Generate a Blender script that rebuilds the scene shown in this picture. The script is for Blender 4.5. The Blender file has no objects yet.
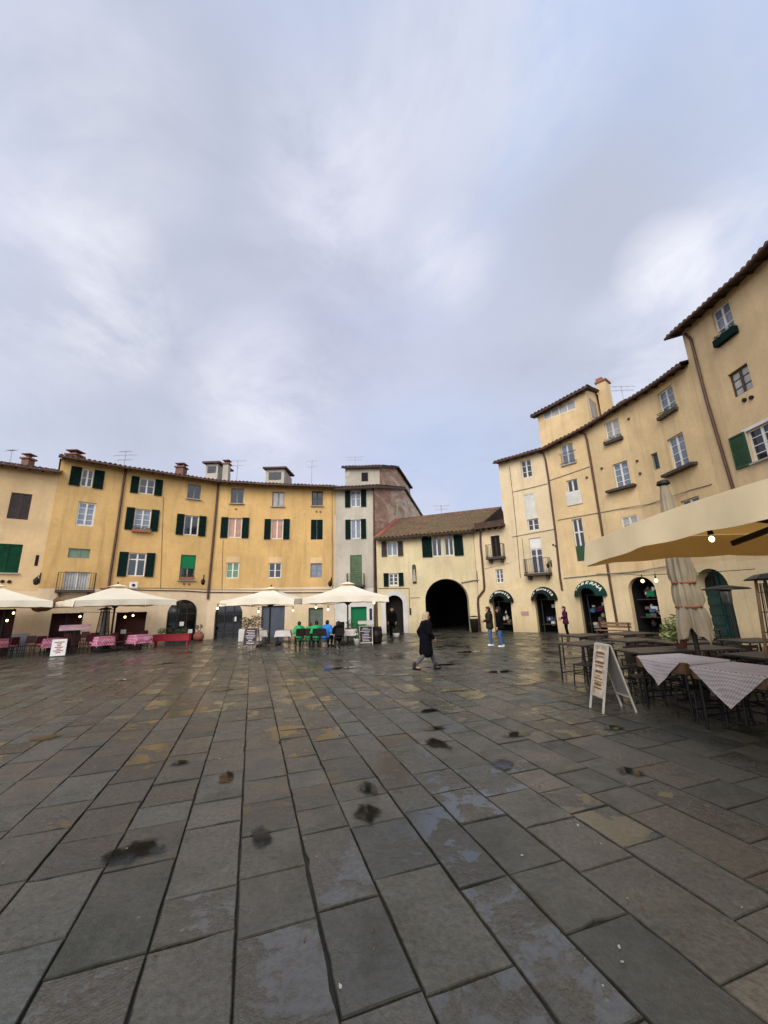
import bpy, bmesh, math, random
from mathutils import Vector, Matrix
PI = math.pi
RND = random.Random(11)
SC = bpy.context.scene
COL = SC.collection
rad = math.radians

# ------------------------------------------------------------------ camera
FPX, CAMH = 385.0, 1.9
def _basis():
    up = Vector((340.0-384, 512+1080.0, -FPX)).normalized()
    f = Vector((0, 0, -1)); f = (f - up*f.dot(up)).normalized()
    r = f.cross(up)
    return Matrix((r, f, up))
CM = _basis()
cam_d = bpy.data.cameras.new('camera'); cam = bpy.data.objects.new('camera', cam_d); COL.objects.link(cam)
cam_d.sensor_fit = 'HORIZONTAL'; cam_d.sensor_width = 36.0; cam_d.lens = 36.0*FPX/768
cam_d.clip_start = 0.05; cam_d.clip_end = 2000
cam.matrix_world = Matrix.Translation((0, 0, CAMH)) @ CM.to_4x4()
SC.camera = cam

def ray(x, y): return CM @ Vector((x-384, 512-y, -FPX))
def atz(x, y, z=0.0):
    d = ray(x, y); return Vector((0, 0, CAMH)) + d*((z-CAMH)/d.z)
def atY(x, y, Y):
    d = ray(x, y); return Vector((0, 0, CAMH)) + d*(Y/d.y)
def gp(x, y): return atz(x, y, 0.0)

# ------------------------------------------------------------------ materials
def lin(c):
    if isinstance(c, str):
        c = c.lstrip('#'); c = [int(c[i:i+2], 16)/255 for i in (0, 2, 4)]
        return tuple((v/12.92 if v <= .04045 else ((v+.055)/1.055)**2.4) for v in c)
    return tuple(c)
class NT:
    def __init__(s, m): s.t = m.node_tree; s.n = s.t.nodes; s.l = s.t.links
    def add(s, ty, **kw):
        n = s.n.new(ty)
        for k, v in kw.items():
            if k.startswith('i_'): n.inputs[int(k[2:]) if k[2:].isdigit() else k[2:]].default_value = v
            else: setattr(n, k, v)
        return n
    def link(s, a, b): s.l.new(a, b)
    def noise(s, vec, scale, detail=5, rough=.6, dist=0):
        n = s.add('ShaderNodeTexNoise'); n.inputs['Scale'].default_value = scale; n.inputs['Detail'].default_value = detail
        n.inputs['Roughness'].default_value = rough; n.inputs['Distortion'].default_value = dist
        s.link(vec, n.inputs['Vector']); return n.outputs['Fac']
    def ramp(s, fac, stops):
        r = s.add('ShaderNodeValToRGB'); cr = r.color_ramp
        while len(cr.elements) < len(stops): cr.elements.new(.5)
        for e, (p, c) in zip(cr.elements, stops):
            e.position = p; e.color = (*c, 1) if len(c) == 3 else c
        s.link(fac, r.inputs[0]); return r.outputs[0]
    def mix(s, fac, a, b, mode='MIX'):
        m = s.add('ShaderNodeMix', data_type='RGBA', blend_type=mode)
        for sock, v in ((m.inputs[0], fac), (m.inputs[6], a), (m.inputs[7], b)):
            if hasattr(v, 'is_output'): s.link(v, sock)
            elif isinstance(v, (int, float)): sock.default_value = v
            else: sock.default_value = (*v, 1)
        return m.outputs[2]
    def math(s, op, a, b=0.0, clamp=False):
        m = s.add('ShaderNodeMath', operation=op, use_clamp=clamp)
        for i, v in enumerate((a, b)):
            if hasattr(v, 'is_output'): s.link(v, m.inputs[i])
            else: m.inputs[i].default_value = v
        return m.outputs[0]
    def mapping(s, vec, scale=(1, 1, 1), rot=(0, 0, 0), loc=(0, 0, 0)):
        m = s.add('ShaderNodeMapping'); m.inputs['Scale'].default_value = scale; m.inputs['Rotation'].default_value = rot
        m.inputs['Location'].default_value = loc
        s.link(vec, m.inputs['Vector']); return m.outputs[0]
def newmat(name):
    m = bpy.data.materials.new(name); m.use_nodes = True
    t = NT(m); b = t.n['Principled BSDF']; t.b = b
    t.co = t.add('ShaderNodeTexCoord').outputs['Object']
    return m, t
def bump(t, h, strength=.3, dist=.02):
    b = t.add('ShaderNodeBump'); b.inputs['Strength'].default_value = strength; b.inputs['Distance'].default_value = dist
    t.link(h, b.inputs['Height']); t.link(b.outputs[0], t.b.inputs['Normal'])
_MC = {}
def mat(name, col, rough=.6, var=.12, scale=6.0, metal=0.0, bmp=.1, spec=.4, coat=0.0):
    if name in _MC: return _MC[name]
    m, t = newmat(name); c = lin(col)
    n = t.noise(t.co, scale, 5)
    lo = tuple(v*(1-var*1.6) for v in c); hi = tuple(min(1, v*(1+var)) for v in c)
    t.link(t.ramp(n, [(.3, lo), (.7, hi)]), t.b.inputs['Base Color'])
    t.b.inputs['Roughness'].default_value = rough; t.b.inputs['Metallic'].default_value = metal
    t.b.inputs['Specular IOR Level'].default_value = spec; t.b.inputs['Coat Weight'].default_value = coat
    if bmp: bump(t, t.noise(t.co, scale*8, 3), bmp, .01)
    _MC[name] = m; return m
def plaster(name, col, dirt, amt=.55, streak=.5, patch=None):
    m, t = newmat(name); c = lin(col); d = lin(dirt)
    n1 = t.noise(t.co, .38, 7, .65, .4); n2 = t.noise(t.mapping(t.co, (1.6, 1.6, .16)), 1.1, 6, .65)
    n3 = t.noise(t.co, 2.3, 6, .7); n4 = t.noise(t.co, 30, 4, .6)
    k = t.ramp(n1, [(.32, (0, 0, 0)), (.68, (1, 1, 1))])
    base = t.mix(k, tuple(v*.76 for v in c), tuple(min(1, v*1.06) for v in c))
    nf = t.noise(t.co, 7, 6, .75); base = t.mix(t.math('MULTIPLY', t.ramp(nf, [(.5, (0, 0, 0)), (.75, (1, 1, 1))]), .3), base, d)
    s = t.math('MULTIPLY', t.ramp(n2, [(.5, (0, 0, 0)), (.78, (1, 1, 1))]), streak)
    base = t.mix(s, base, d)
    p = t.math('MULTIPLY', t.ramp(n3, [(.55, (0, 0, 0)), (.72, (1, 1, 1))]), amt*.6)
    base = t.mix(p, base, tuple(.5*a+.5*b for a, b in zip(c, d)))
    if patch:
        n5 = t.noise(t.co, .9, 5, .6, .6)
        base = t.mix(t.math('MULTIPLY', t.ramp(n5, [(.62, (0, 0, 0)), (.68, (1, 1, 1))]), .7), base, lin(patch))
    sp = t.add('ShaderNodeSeparateXYZ'); t.link(t.co, sp.inputs[0])
    # rising damp and splash dirt in the lowest metre, with a ragged edge
    hz = t.math('ADD', sp.outputs[2], t.math('MULTIPLY', n3, -1.2))
    dm = t.math('MULTIPLY', t.ramp(t.math('ADD', hz, .6, True), [(.0, (1, 1, 1)), (.75, (0, 0, 0))]), .5)
    base = t.mix(dm, base, d)
    t.link(base, t.b.inputs['Base Color']); t.b.inputs['Roughness'].default_value = .88
    t.b.inputs['Specular IOR Level'].default_value = .25
    hh = t.math('ADD', t.math('MULTIPLY', n4, .4), n3); bump(t, hh, .35, .03)
    return m
def brickmat(name, a, b, mortar, sc=2.2):
    m, t = newmat(name)
    sp = t.add('ShaderNodeSeparateXYZ'); t.link(t.co, sp.inputs[0])
    cb = t.add('ShaderNodeCombineXYZ'); t.link(t.math('ADD', t.math('MULTIPLY', sp.outputs[1], .5), t.math('MULTIPLY', t.noise(t.co, 2, 3), .15)), cb.inputs[0]); t.link(sp.outputs[2], cb.inputs[1])
    br = t.add('ShaderNodeTexBrick'); t.link(cb.outputs[0], br.inputs['Vector']); br.inputs['Scale'].default_value = sc
    br.inputs['Color1'].default_value = (*lin(a), 1); br.inputs['Color2'].default_value = (*lin(b), 1); br.inputs['Mortar'].default_value = (*lin(mortar), 1)
    br.inputs['Mortar Size'].default_value = .03; br.inputs['Bias'].default_value = -.2
    cc = t.mapping(t.co, (.35, .35, 1)); n = t.noise(cc, 2.6, 7, .75); n2 = t.noise(cc, .75, 6, .68, .9); n3 = t.noise(cc, 1.3, 6, .7, .4)
    c = t.mix(t.ramp(n, [(.42, (0, 0, 0)), (.66, (.8, .8, .8))]), br.outputs[0], lin('#8a6453'))
    c = t.mix(t.ramp(n2, [(.49, (0, 0, 0)), (.57, (.85, .85, .85))]), c, lin('#cfc0a8'))
    c = t.mix(t.ramp(n3, [(.56, (0, 0, 0)), (.64, (.75, .75, .75))]), c, lin('#8f8478'))
    t.link(c, t.b.inputs['Base Color']); t.b.inputs['Roughness'].default_value = .9
    bump(t, t.math('ADD', t.math('MULTIPLY', br.outputs[1], -1), n), .6, .04)
    return m
def rooftile(name, a, b, moss, mossy=.5):
    m, t = newmat(name)
    v = t.add('ShaderNodeTexVoronoi'); v.inputs['Scale'].default_value = 3.5; t.link(t.co, v.inputs['Vector'])
    bw = t.add('ShaderNodeSeparateColor'); t.link(v.outputs['Color'], bw.inputs[0])
    c = t.mix(bw.outputs[0], lin(a), lin(b))
    n = t.noise(t.co, .55, 7, .7, .3); n2 = t.noise(t.co, 5, 5, .7)
    e = .72-.3*mossy
    f = t.math('MULTIPLY', t.ramp(t.math('ADD', t.math('MULTIPLY', n, .75), t.math('MULTIPLY', n2, .25)), [(e-.1, (0, 0, 0)), (e+.12, (1, 1, 1))]), .85)
    c = t.mix(f, c, lin(moss)); c = t.mix(t.ramp(n2, [(.45, (0, 0, 0)), (.8, (.7, .7, .7))]), c, lin('#33291f'))
    t.link(c, t.b.inputs['Base Color']); t.b.inputs['Roughness'].default_value = .8
    bump(t, n2, .5, .03); return m
def glassmat(name, col, rough=.06):
    m, t = newmat(name); c = lin(col); n = t.noise(t.co, 1.7, 3)
    t.link(t.ramp(n, [(.3, tuple(v*.55 for v in c)), (.75, c)]), t.b.inputs['Base Color'])
    t.b.inputs['Roughness'].default_value = rough; t.b.inputs['Specular IOR Level'].default_value = .7
    bump(t, t.noise(t.co, 1.2, 2), .05, .02); return m
def clothmat(name, col, trans=.35, tcol=None, stain=.12):
    m, t = newmat(name); c = lin(col); n = t.noise(t.co, 1.4, 6, .65); n2 = t.noise(t.co, 160, 2)
    cc = t.ramp(n, [(.3, tuple(v*(1-stain) for v in c)), (.65, c)])
    t.link(cc, t.b.inputs['Base Color']); t.b.inputs['Roughness'].default_value = .85; t.b.inputs['Specular IOR Level'].default_value = .2
    bump(t, t.math('ADD', n2, t.math('MULTIPLY', n, 3)), .15, .01)
    if trans:
        tr = t.add('ShaderNodeBsdfTranslucent'); tr.inputs[0].default_value = (*lin(tcol or col), 1)
        mx = t.add('ShaderNodeMixShader'); mx.inputs[0].default_value = trans
        t.link(t.b.outputs[0], mx.inputs[1]); t.link(tr.outputs[0], mx.inputs[2])
        t.link(mx.outputs[0], t.n['Material Output'].inputs[0])
    return m
def gingham(name, col, base, scale):
    m, t = newmat(name)
    sp = t.add('ShaderNodeSeparateXYZ'); t.link(t.co, sp.inputs[0]); fs = []
    for i in (0, 1):
        f = t.math('FRACT', t.math('MULTIPLY', t.math('ADD', sp.outputs[i], t.math('MULTIPLY', sp.outputs[2], .7 if i else .5)), scale))
        fs.append(t.math('GREATER_THAN', f, .5))
    k = t.math('MULTIPLY', t.math('ADD', fs[0], fs[1]), .5)
    c = t.mix(k, lin(base), lin(col)); n = t.noise(t.co, 2.5, 4)
    c = t.mix(t.ramp(n, [(.35, (0, 0, 0)), (.8, (.3, .3, .3))]), c, lin('#6d5a58'))
    t.link(c, t.b.inputs['Base Color']); t.b.inputs['Roughness'].default_value = .9; t.b.inputs['Specular IOR Level'].default_value = .15
    return m
def emit(name, col, s):
    m, t = newmat(name); t.b.inputs['Emission Color'].default_value = (*lin(col), 1); t.b.inputs['Emission Strength'].default_value = s
    t.b.inputs['Base Color'].default_value = (.8, .7, .5, 1); return m
def leafmat(name, a, b, c3):
    m, t = newmat(name)
    n = t.noise(t.co, 9, 4, .7); w = t.add('ShaderNodeTexWhiteNoise'); t.link(t.mapping(t.co, (14, 14, 14)), w.inputs['Vector'])
    c = t.ramp(n, [(.3, lin(a)), (.52, lin(b)), (.75, lin(c3))])
    t.link(c, t.b.inputs['Base Color']); t.b.inputs['Roughness'].default_value = .55
    return m

M = dict(
 yellow=plaster('yellow_plaster', '#d4ad70', '#94794f', .75, .7, '#cfae78'),
 pinkcream=plaster('pink_cream_plaster', '#e4caa6', '#b3a07f', .6, .45),
 apricot=plaster('apricot_plaster', '#dbbb8c', '#a88f6c', .5, .5, '#cfae84'),
 bluegrey=plaster('blue_grey_dado', '#a3abb5', '#8c8c88', .4, .3),
 greyp=plaster('grey_plaster', '#bdb4a2', '#8f8779', .7, .6, '#c9c0ac'),
 cream=plaster('cream_plaster', '#dccaa0', '#a5967a', .7, .7, '#cfc09c'),
 cream2=plaster('warm_cream_plaster', '#e3cda6', '#b39c78', .55, .6),
 ochre=plaster('ochre_plaster', '#dfc292', '#a58b64', .5, .6, '#d2b489'),
 ochre2=plaster('pale_ochre_plaster', '#e2cb9f', '#b39b72', .5, .5),
 tall=plaster('buff_plaster', '#dcbf92', '#a88f68', .5, .6),
 white=plaster('white_render', '#d6d2c8', '#a09a8c', .5, .3),
 dark_plaster=plaster('shade_black_plaster', '#1d1a17', '#12100e', .5, .3),  # near-black base colour paints the deep shade of the passage
 brick=brickmat('old_brick', '#b07a62', '#c79c7e', '#c0b196'),
 redflash=mat('red_flashing', '#a0584c', .8, .35, 2),
 roof=rooftile('old_roof_tiles', '#5a4033', '#43332a', '#4a4428', .25),
 mossroof=rooftile('mossy_roof_tiles', '#8a604a', '#5f4638', '#5f5f2e', .68),
 wood=mat('dark_timber', '#4a3528', .75, .3, 4), beam=mat('eave_timber', '#3a2c23', .8, .3, 5),
 shut=mat('dark_green_shutter_paint', '#09201d', .85, .25, 3, 0, .1, .12), shutg=mat('bright_green_shutter_paint', '#143f2a', .85, .25, 3, 0, .1, .12),
 shuto=mat('olive_green_shutter_paint', '#27482a', .6, .25, 3), shutm=mat('moss_green_shutter_paint', '#4a5f3c', .6, .25, 3), shutb=mat('brown_shutter_paint', '#33231f', .6, .25, 3),
 shutd=mat('blue_black_shutter_paint', '#141d28', .85, .25, 3, 0, .1, .12), shutw=mat('white_shutter_paint', '#cfcbc0', .6, .1, 3),
 frame=mat('white_window_paint', '#d9d6cd', .5, .08, 5), frameb=mat('brown_window_paint', '#4b3a30', .6, .2, 5),
 frameg=mat('grey_window_paint', '#7d7b76', .6, .15, 5), framed=mat('black_door_paint', '#171614', .45, .2, 5),
 gl=glassmat('dark_window_glass', '#1b2129'), glg=glassmat('sky_grey_window_glass', '#7d8796', .1), glp=glassmat('pale_curtained_glass', '#b9b6ad', .12),  # grey panes: sky reflection and curtains behind put into the base colour
 glgreen=glassmat('green_curtained_glass', '#5f8a5c', .12), orange=glassmat('orange_curtained_glass', '#c08a68', .15), glk=glassmat('black_shop_glass', '#0d0d0e', .05),
 stone=mat('grey_stone_sill', '#a39a89', .8, .2, 6), stoned=mat('dark_stone_slab', '#4a4038', .8, .2, 6),
 pipe=mat('brown_metal_pipe', '#5a4035', .5, .2, 3, .3), iron=mat('black_iron', '#1d1c1b', .5, .2, 8, .4),
 green_awn=clothmat('dark_green_awning', '#0a1f19', 0), teal_awn=clothmat('teal_awning', '#103a33', 0), letter=mat('white_letter_paint', '#e9e7dd', .6, .04),
 greenblind=clothmat('green_blind_cloth', '#1d7a4d', .15), tealdoor=mat('teal_door_paint', '#143836', .55, .25, 2.5),
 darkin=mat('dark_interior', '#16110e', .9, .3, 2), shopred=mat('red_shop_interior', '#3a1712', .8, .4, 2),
 rollgrey=mat('blue_grey_roller', '#48505a', .6, .15, 4), rollgreen=mat('grey_green_roller', '#5d6657', .6, .2, 4),
 terracotta=mat('terracotta', '#96604a', .8, .2, 8), chim=mat('chimney_brick', '#7d5a4b', .85, .3, 9), chimw=plaster('chimney_render', '#bdb3a3', '#827a6e', .6, .5),
 canvas=clothmat('cream_canvas', '#f2e8d0', .2, '#e0b870', .06), canvasb=clothmat('buff_canvas', '#fae6ba', .2, '#ffc060', .16),
 canvasold=clothmat('wrinkled_canvas', '#a89a80', .08, None, .4), strapred=mat('orange_strap', '#94583f', .9), flapb=clothmat('brown_gutter_cloth', '#8f7458', .2),
 blackm=mat('black_powder_coat', '#151515', .45, .15, 9, .3), pole=mat('dark_pole', '#241f1b', .5, .2, 9, .2),
 redp=mat('red_paint', '#a3202c', .45, .12, 5), chairred=mat('dark_red_chair', '#4a1a1c', .5, .2, 6), chairdk=mat('dark_brown_chair', '#241a15', .5, .2, 6),
 tabletop=mat('dark_table_top', '#2a2521', .5, .25, 5, 0, .1, .25), tabgrey=mat('worn_grey_table_top', '#3d3833', .5, .35, 4, 0, .1, .25), tabwood=mat('brown_table_apron', '#6e5138', .6, .25, 6),
 pinkcloth=gingham('pink_check_cloth', '#b0506e', '#dba3b4', 9), check=gingham('mauve_check_cloth', '#a39692', '#c6bdb8', 28), whitecloth=clothmat('white_table_cloth', '#dcd8d2', 0, None, .1),
 chalk=mat('chalkboard', '#22262a', .7, .25, 6), cream_wood=mat('pale_sign_frame', '#bdb7a8', .6, .12, 6), poster=mat('faded_poster', '#c2ad92', .7, .35, 7, 0, 0), paper=mat('white_paper', '#dedad3', .7, .05),
 pinkpaper=mat('pink_sign', '#e0bfce', .7, .15, 6), signgrey=mat('grey_sign_back', '#8c8a84', .6, .12, 4), woodfr=mat('brown_wood_frame', '#7d5f42', .6, .2, 8),
 metal=mat('brushed_steel', '#9a9a98', .35, .1, 9, .9), heatdark=mat('heater_dark_metal', '#2c2b2a', .45, .15, 5, .6), potw=mat('white_pot', '#d5d0c8', .6, .1),
 leaf=leafmat('leaf_green', '#26381a', '#44592a', '#6a7c3a'), leafv=leafmat('variegated_leaf', '#5e6b34', '#93985a', '#d0cc98'), leafb=leafmat('dusky_leaf', '#2c3020', '#4d4a30', '#6b5c40'),
 purple=mat('purple_planter', '#4a2350', .6, .2, 4),
 bulb=emit('lit_bulb', '#ffd890', 7.0), cablem=mat('black_cable', '#1a1817', .7),
 skin=mat('skin', '#c79276', .55, .05, 20, 0, .03), hairgrey=mat('grey_blond_hair', '#b39c78', .6, .25, 40), hairdk=mat('dark_hair', '#1d1512', .6, .25, 40), hairred=mat('auburn_hair', '#6a2a1c', .6, .2, 40),
 navy=mat('navy_wool', '#090a0f', .95, .2, 20, 0, .1, .12), blk=mat('black_cloth', '#0b0a0b', .95, .2, 20, 0, .1, .12), olive=mat('olive_cloth', '#2e2a1c', .9, .2, 20, 0, .1, .12), denim=mat('denim', '#3f5f88', .85, .25, 14), greyleg=mat('grey_knit', '#4c4d55', .9, .15, 20),
 plum=mat('plum_cloth', '#4a1a3a', .9, .2, 20, 0, .1, .12), jgreen=mat('green_jacket_cloth', '#22a35c', .7, .15, 10), jblue=mat('blue_jacket_cloth', '#2a7fd0', .7, .15, 10), whiteshoe=mat('white_trainer', '#d8d6d2', .6, .05), bootm=mat('black_leather', '#141212', .4, .2, 15), scarf=mat('dark_red_scarf', '#5a1420', .9, .25, 15),
 eye=mat('eye_dark', '#120d0a', .3), lip=mat('lip', '#93504a', .5), bintm=mat('dark_bin_metal', '#26241f', .5, .2, 7, .3),
 nichegreen=mat('niche_green', '#2c4436', .6, .3, 8), plaque=mat('pink_plaque', '#b58a86', .6, .2, 20),
)
# ------------------------------------------------------------------ mesh builder and things
class MB:
    def __init__(s): s.v = []; s.f = []; s.m = []; s.sm = []
    def add(s, pts, faces, mi=0, smooth=False):
        k = len(s.v); s.v += [Vector(p) for p in pts]
        for f in faces: s.f.append([k+i for i in f]); s.m.append(mi); s.sm.append(smooth)
    def poly(s, pts, mi=0): s.add(pts, [list(range(len(pts)))], mi)
    def obox(s, o, a, b, c, mi=0):
        o, a, b, c = map(Vector, (o, a, b, c))
        p = [o, o+a, o+a+b, o+b, o+c, o+a+c, o+a+b+c, o+b+c]
        fs = [[0, 3, 2, 1], [4, 5, 6, 7], [0, 1, 5, 4], [1, 2, 6, 5], [2, 3, 7, 6], [3, 0, 4, 7]]
        if a.cross(b).dot(c) < 0: fs = [f[::-1] for f in fs]
        s.add(p, fs, mi)
    def box(s, c, sx, sy, sz, rz=0, mi=0):
        c = Vector(c); x = Vector((math.cos(rz), math.sin(rz), 0)); y = Vector((-x.y, x.x, 0)); z = Vector((0, 0, 1))
        s.obox(c-x*sx/2-y*sy/2-z*sz/2, x*sx, y*sy, z*sz, mi)
    def bar(s, p0, p1, w, h, mi=0, up=(0, 0, 1)):
        p0, p1 = Vector(p0), Vector(p1); d = p1-p0; u = Vector(up)
        x = d.cross(u)
        if x.length < 1e-5: x = d.cross(Vector((1, 0, 0)))
        x.normalize(); y = x.cross(d).normalized()
        s.obox(p0-x*w/2-y*h/2, x*w, d, y*h, mi)
    def tube(s, pts, r, n=8, mi=0, smooth=True, cap=True):
        pts = [Vector(p) for p in pts]; rs = r if isinstance(r, (list, tuple)) else [r]*len(pts); rings = []; last = None
        for i, p in enumerate(pts):
            d = (pts[min(i+1, len(pts)-1)]-pts[max(i-1, 0)]).normalized()
            x = d.cross(last) if last is not None and d.cross(last).length > 1e-3 else d.cross(Vector((0, 0, 1)))
            if x.length < 1e-4: x = d.cross(Vector((1, 0, 0)))
            x.normalize(); y = x.cross(d).normalized(); last = y
            rings.append([p+(x*math.cos(2*PI*k/n)+y*math.sin(2*PI*k/n))*rs[i] for k in range(n)])
        vs = [q for rg in rings for q in rg]; fs = []
        for i in range(len(pts)-1):
            for k in range(n): fs.append([i*n+k, (i+1)*n+k, (i+1)*n+(k+1) % n, i*n+(k+1) % n])
        s.add(vs, fs, mi, smooth)
        if cap: s.add(rings[0], [list(range(n))], mi); s.add(rings[-1], [list(range(n))[::-1]], mi)
    def lathe(s, prof, c=(0, 0, 0), n=20, mi=0, smooth=True):
        c = Vector(c); vs = []; fs = []
        for r, z in prof: vs += [c+Vector((r*math.cos(2*PI*k/n), r*math.sin(2*PI*k/n), z)) for k in range(n)]
        for i in range(len(prof)-1):
            for k in range(n): fs.append([i*n+k, i*n+(k+1) % n, (i+1)*n+(k+1) % n, (i+1)*n+k])
        s.add(vs, fs, mi, smooth)
    def ball(s, c, rx, ry=None, rz=None, n=10, m=6, mi=0):
        ry = ry or rx; rz = rz or rx; c = Vector(c); vs = []; fs = []
        for j in range(m+1):
            a = -PI/2+PI*j/m; q = max(math.cos(a), .001)
            vs += [c+Vector((rx*q*math.cos(2*PI*k/n), ry*q*math.sin(2*PI*k/n), rz*math.sin(a))) for k in range(n)]
        for j in range(m):
            for k in range(n): fs.append([j*n+k, j*n+(k+1) % n, (j+1)*n+(k+1) % n, (j+1)*n+k])
        s.add(vs, fs, mi, True)
    def build(s, name, mats, parent=None, bevel=0, off=None):
        me = bpy.data.meshes.new(name)
        me.from_pydata([tuple(v) for v in s.v], [], s.f)
        for m in (mats if isinstance(mats, (list, tuple)) else [mats]): me.materials.append(m)
        me.polygons.foreach_set('material_index', s.m); me.polygons.foreach_set('use_smooth', s.sm)
        me.update(); o = bpy.data.objects.new(name, me); COL.objects.link(o)
        if parent is not None: attach(o, parent)
        if bevel:
            b = o.modifiers.new('bevel', 'BEVEL'); b.width = bevel; b.segments = 2; b.limit_method = 'ANGLE'
        return o
def wmat(o):
    m = Matrix.LocRotScale(o.location, o.rotation_euler, o.scale)
    return m if o.parent is None else wmat(o.parent) @ o.matrix_parent_inverse @ m
def attach(o, p):                     # the vertices of o are in world space
    o.parent = p; o.matrix_parent_inverse = wmat(p).inverted()
def tag(o, label, cat, group=None, kind=None):
    if label: o['label'] = label
    if cat: o['category'] = cat
    if group: o['group'] = group
    if kind: o['kind'] = kind
    return o
def thing(name, label, cat, loc=(0, 0, 0), rz=0, group=None):
    o = bpy.data.objects.new(name, None); COL.objects.link(o); o.empty_display_size = .2
    o.location = loc; o.rotation_euler = (0, 0, rz); return tag(o, label, cat, group)
KIDS = {}
def copy_tree(o, loc=None, rz=None, label=None, group=None, parent=None):
    c = o.copy(); COL.objects.link(c)
    if parent is not None: c.parent = parent
    if loc is not None: c.location = loc
    if rz is not None: c.rotation_euler = (0, 0, rz)
    if label: c['label'] = label
    if group: c['group'] = group
    for ch in [x for x in COL.objects if x.parent == o]: copy_tree(ch, parent=c)
    return c

# ------------------------------------------------------------------ facades
class Facet:
    def __init__(s, p0, p1):
        s.p0 = Vector((p0[0], p0[1], 0)); s.p1 = Vector((p1[0], p1[1], 0)); s.L = (s.p1-s.p0).length
        s.d = (s.p1-s.p0).normalized(); n = Vector((s.d.y, -s.d.x, 0)); s.n = n if n.dot(-s.p0) > 0 else -n
        s.op = []
    def pt(s, u, z, o=0): return s.p0+s.d*u+s.n*o+Vector((0, 0, z))
    def uz(s, x, y):
        r = ray(x, y); c = Vector((0, 0, CAMH)); t = (s.p0-c).dot(s.n)/r.dot(s.n); p = c+r*t
        return (p-s.p0).dot(s.d), p.z
    def box(s, mb, u0, u1, z0, z1, o0, o1, mi=0): mb.obox(s.pt(u0, z0, o0), s.d*(u1-u0), s.n*(o1-o0), Vector((0, 0, z1-z0)), mi)
class House:
    def __init__(s, name, label, pts, eave, matl, bands=(), cat='house', mats=None, back=9.0, root=None, backpts=None, skip=()):
        s.fac = [Facet(a, b) for a, b in zip(pts, pts[1:])]; s.pts = [Vector((p[0], p[1], 0)) for p in pts]
        c = sum(s.pts, Vector())/len(s.pts); s.root = root or thing(name, label, cat, (c.x, c.y, 0)); s.backpts = backpts; s.skip = skip
        s.eave = eave; s.mats = mats or [matl]; s.bands = list(bands); s.back = back
        s.vn = []
        for i in range(len(pts)):
            ns = [s.fac[j].n for j in (i-1, i) if 0 <= j < len(s.fac)]; s.vn.append(sum(ns, Vector()).normalized())
    def find(s, x, y):
        best = None
        for f in s.fac:
            u, z = f.uz(x, y); e = max(0, -u, u-f.L)
            if best is None or e < best[0]: best = (e, f)
        return best[1]
    def pt(s, x, y, o=0):
        f = s.find(x, y); u, z = f.uz(x, y); return f.pt(u, z, o)
    def tube(s, name, pix, r, m, o=None, n=6):
        mb = MB(); mb.tube([s.pt(x, y, (o or r*1.1)) for x, y in pix], r, n); return mb.build(name, m, s.root)
    def walls(s, name='wall'):
        mb = MB()
        for i, f in enumerate(s.fac):
            e0, e1 = s.eave[i], s.eave[i+1]
            zt = lambda u: e0+(e1-e0)*u/f.L
            us = sorted({0.0, f.L, *[q for o in f.op for q in (o['u0'], o['u1'])]})
            us = [u for u in us if -1e-6 <= u <= f.L+1e-6]
            for ua, ub in zip(us, us[1:]):
                if ub-ua < 1e-5: continue
                um = (ua+ub)/2; ops = sorted([(o['z0'], o['z1']) for o in f.op if o['u0'] < um < o['u1']]); z = 0.0; spans = []
                for a, b in ops:
                    if a > z+1e-5: spans.append((z, a))
                    z = max(z, b)
                spans.append((z, None))
                for a, b in spans:
                    cuts = [a]+[zz for zz, _ in s.bands if zz > a+1e-4 and (b is None or zz < b-1e-4)]+[b]
                    for q, w in zip(cuts, cuts[1:]):
                        mi = 0
                        for zz, k in sorted(s.bands, reverse=True):
                            if q < zz-1e-4: mi = k
                        za, zb = (zt(ua), zt(ub)) if w is None else (w, w)
                        mb.poly([f.pt(ua, q), f.pt(ub, q), f.pt(ub, zb), f.pt(ua, za)], mi)
            for o in f.op:
                u0, u1, z0, z1, dp = o['u0'], o['u1'], o['z0'], o['z1'], o['dep']; mi = 0
                for zz, k in sorted(s.bands, reverse=True):
                    if z0 < zz-1e-4: mi = k
                if o['arch']:
                    um = (u0+u1)/2; r = (u1-u0)/2; rise = min(o.get('rise', r), z1-z0); zs = z1-rise; N = 20
                    arc = [(um-r*math.cos(PI*k/N), zs+rise*math.sin(PI*k/N)) for k in range(N+1)]
                    for k in range(N):
                        (a, az), (b, bz) = arc[k], arc[k+1]
                        mb.poly([f.pt(a, az), f.pt(b, bz), f.pt(b, z1), f.pt(a, z1)], mi)
                    rim = [(u0, z0)]+arc+[(u1, z0)]
                else: rim = [(u0, z0), (u0, z1), (u1, z1), (u1, z0)]
                for (a, az), (b, bz) in zip(rim, rim[1:]): mb.poly([f.pt(a, az), f.pt(b, bz), f.pt(b, bz, -dp), f.pt(a, az, -dp)], mi)
                if z0 > .05: mb.poly([f.pt(u0, z0), f.pt(u1, z0), f.pt(u1, z0, -dp), f.pt(u0, z0, -dp)], mi)
        n = len(s.pts); B = [Vector((*p, 0)) for p in s.backpts] if s.backpts else [s.pts[i]-s.vn[i]*s.back for i in range(n)]; Z = Vector((0, 0, 1))
        for i in (0, n-1):
            if i in s.skip: continue
            mb.poly([s.pts[i], B[i], B[i]+Z*s.eave[i], s.pts[i]-s.vn[i]*s.back/2+Z*(s.eave[i]+s.back*.14), s.pts[i]+Z*s.eave[i]], 0)
        for i in range(n-1): mb.poly([B[i], B[i+1], B[i+1]+Z*s.eave[i+1], B[i]+Z*s.eave[i]], 0)
        return mb.build(name, s.mats, s.root)
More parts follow.
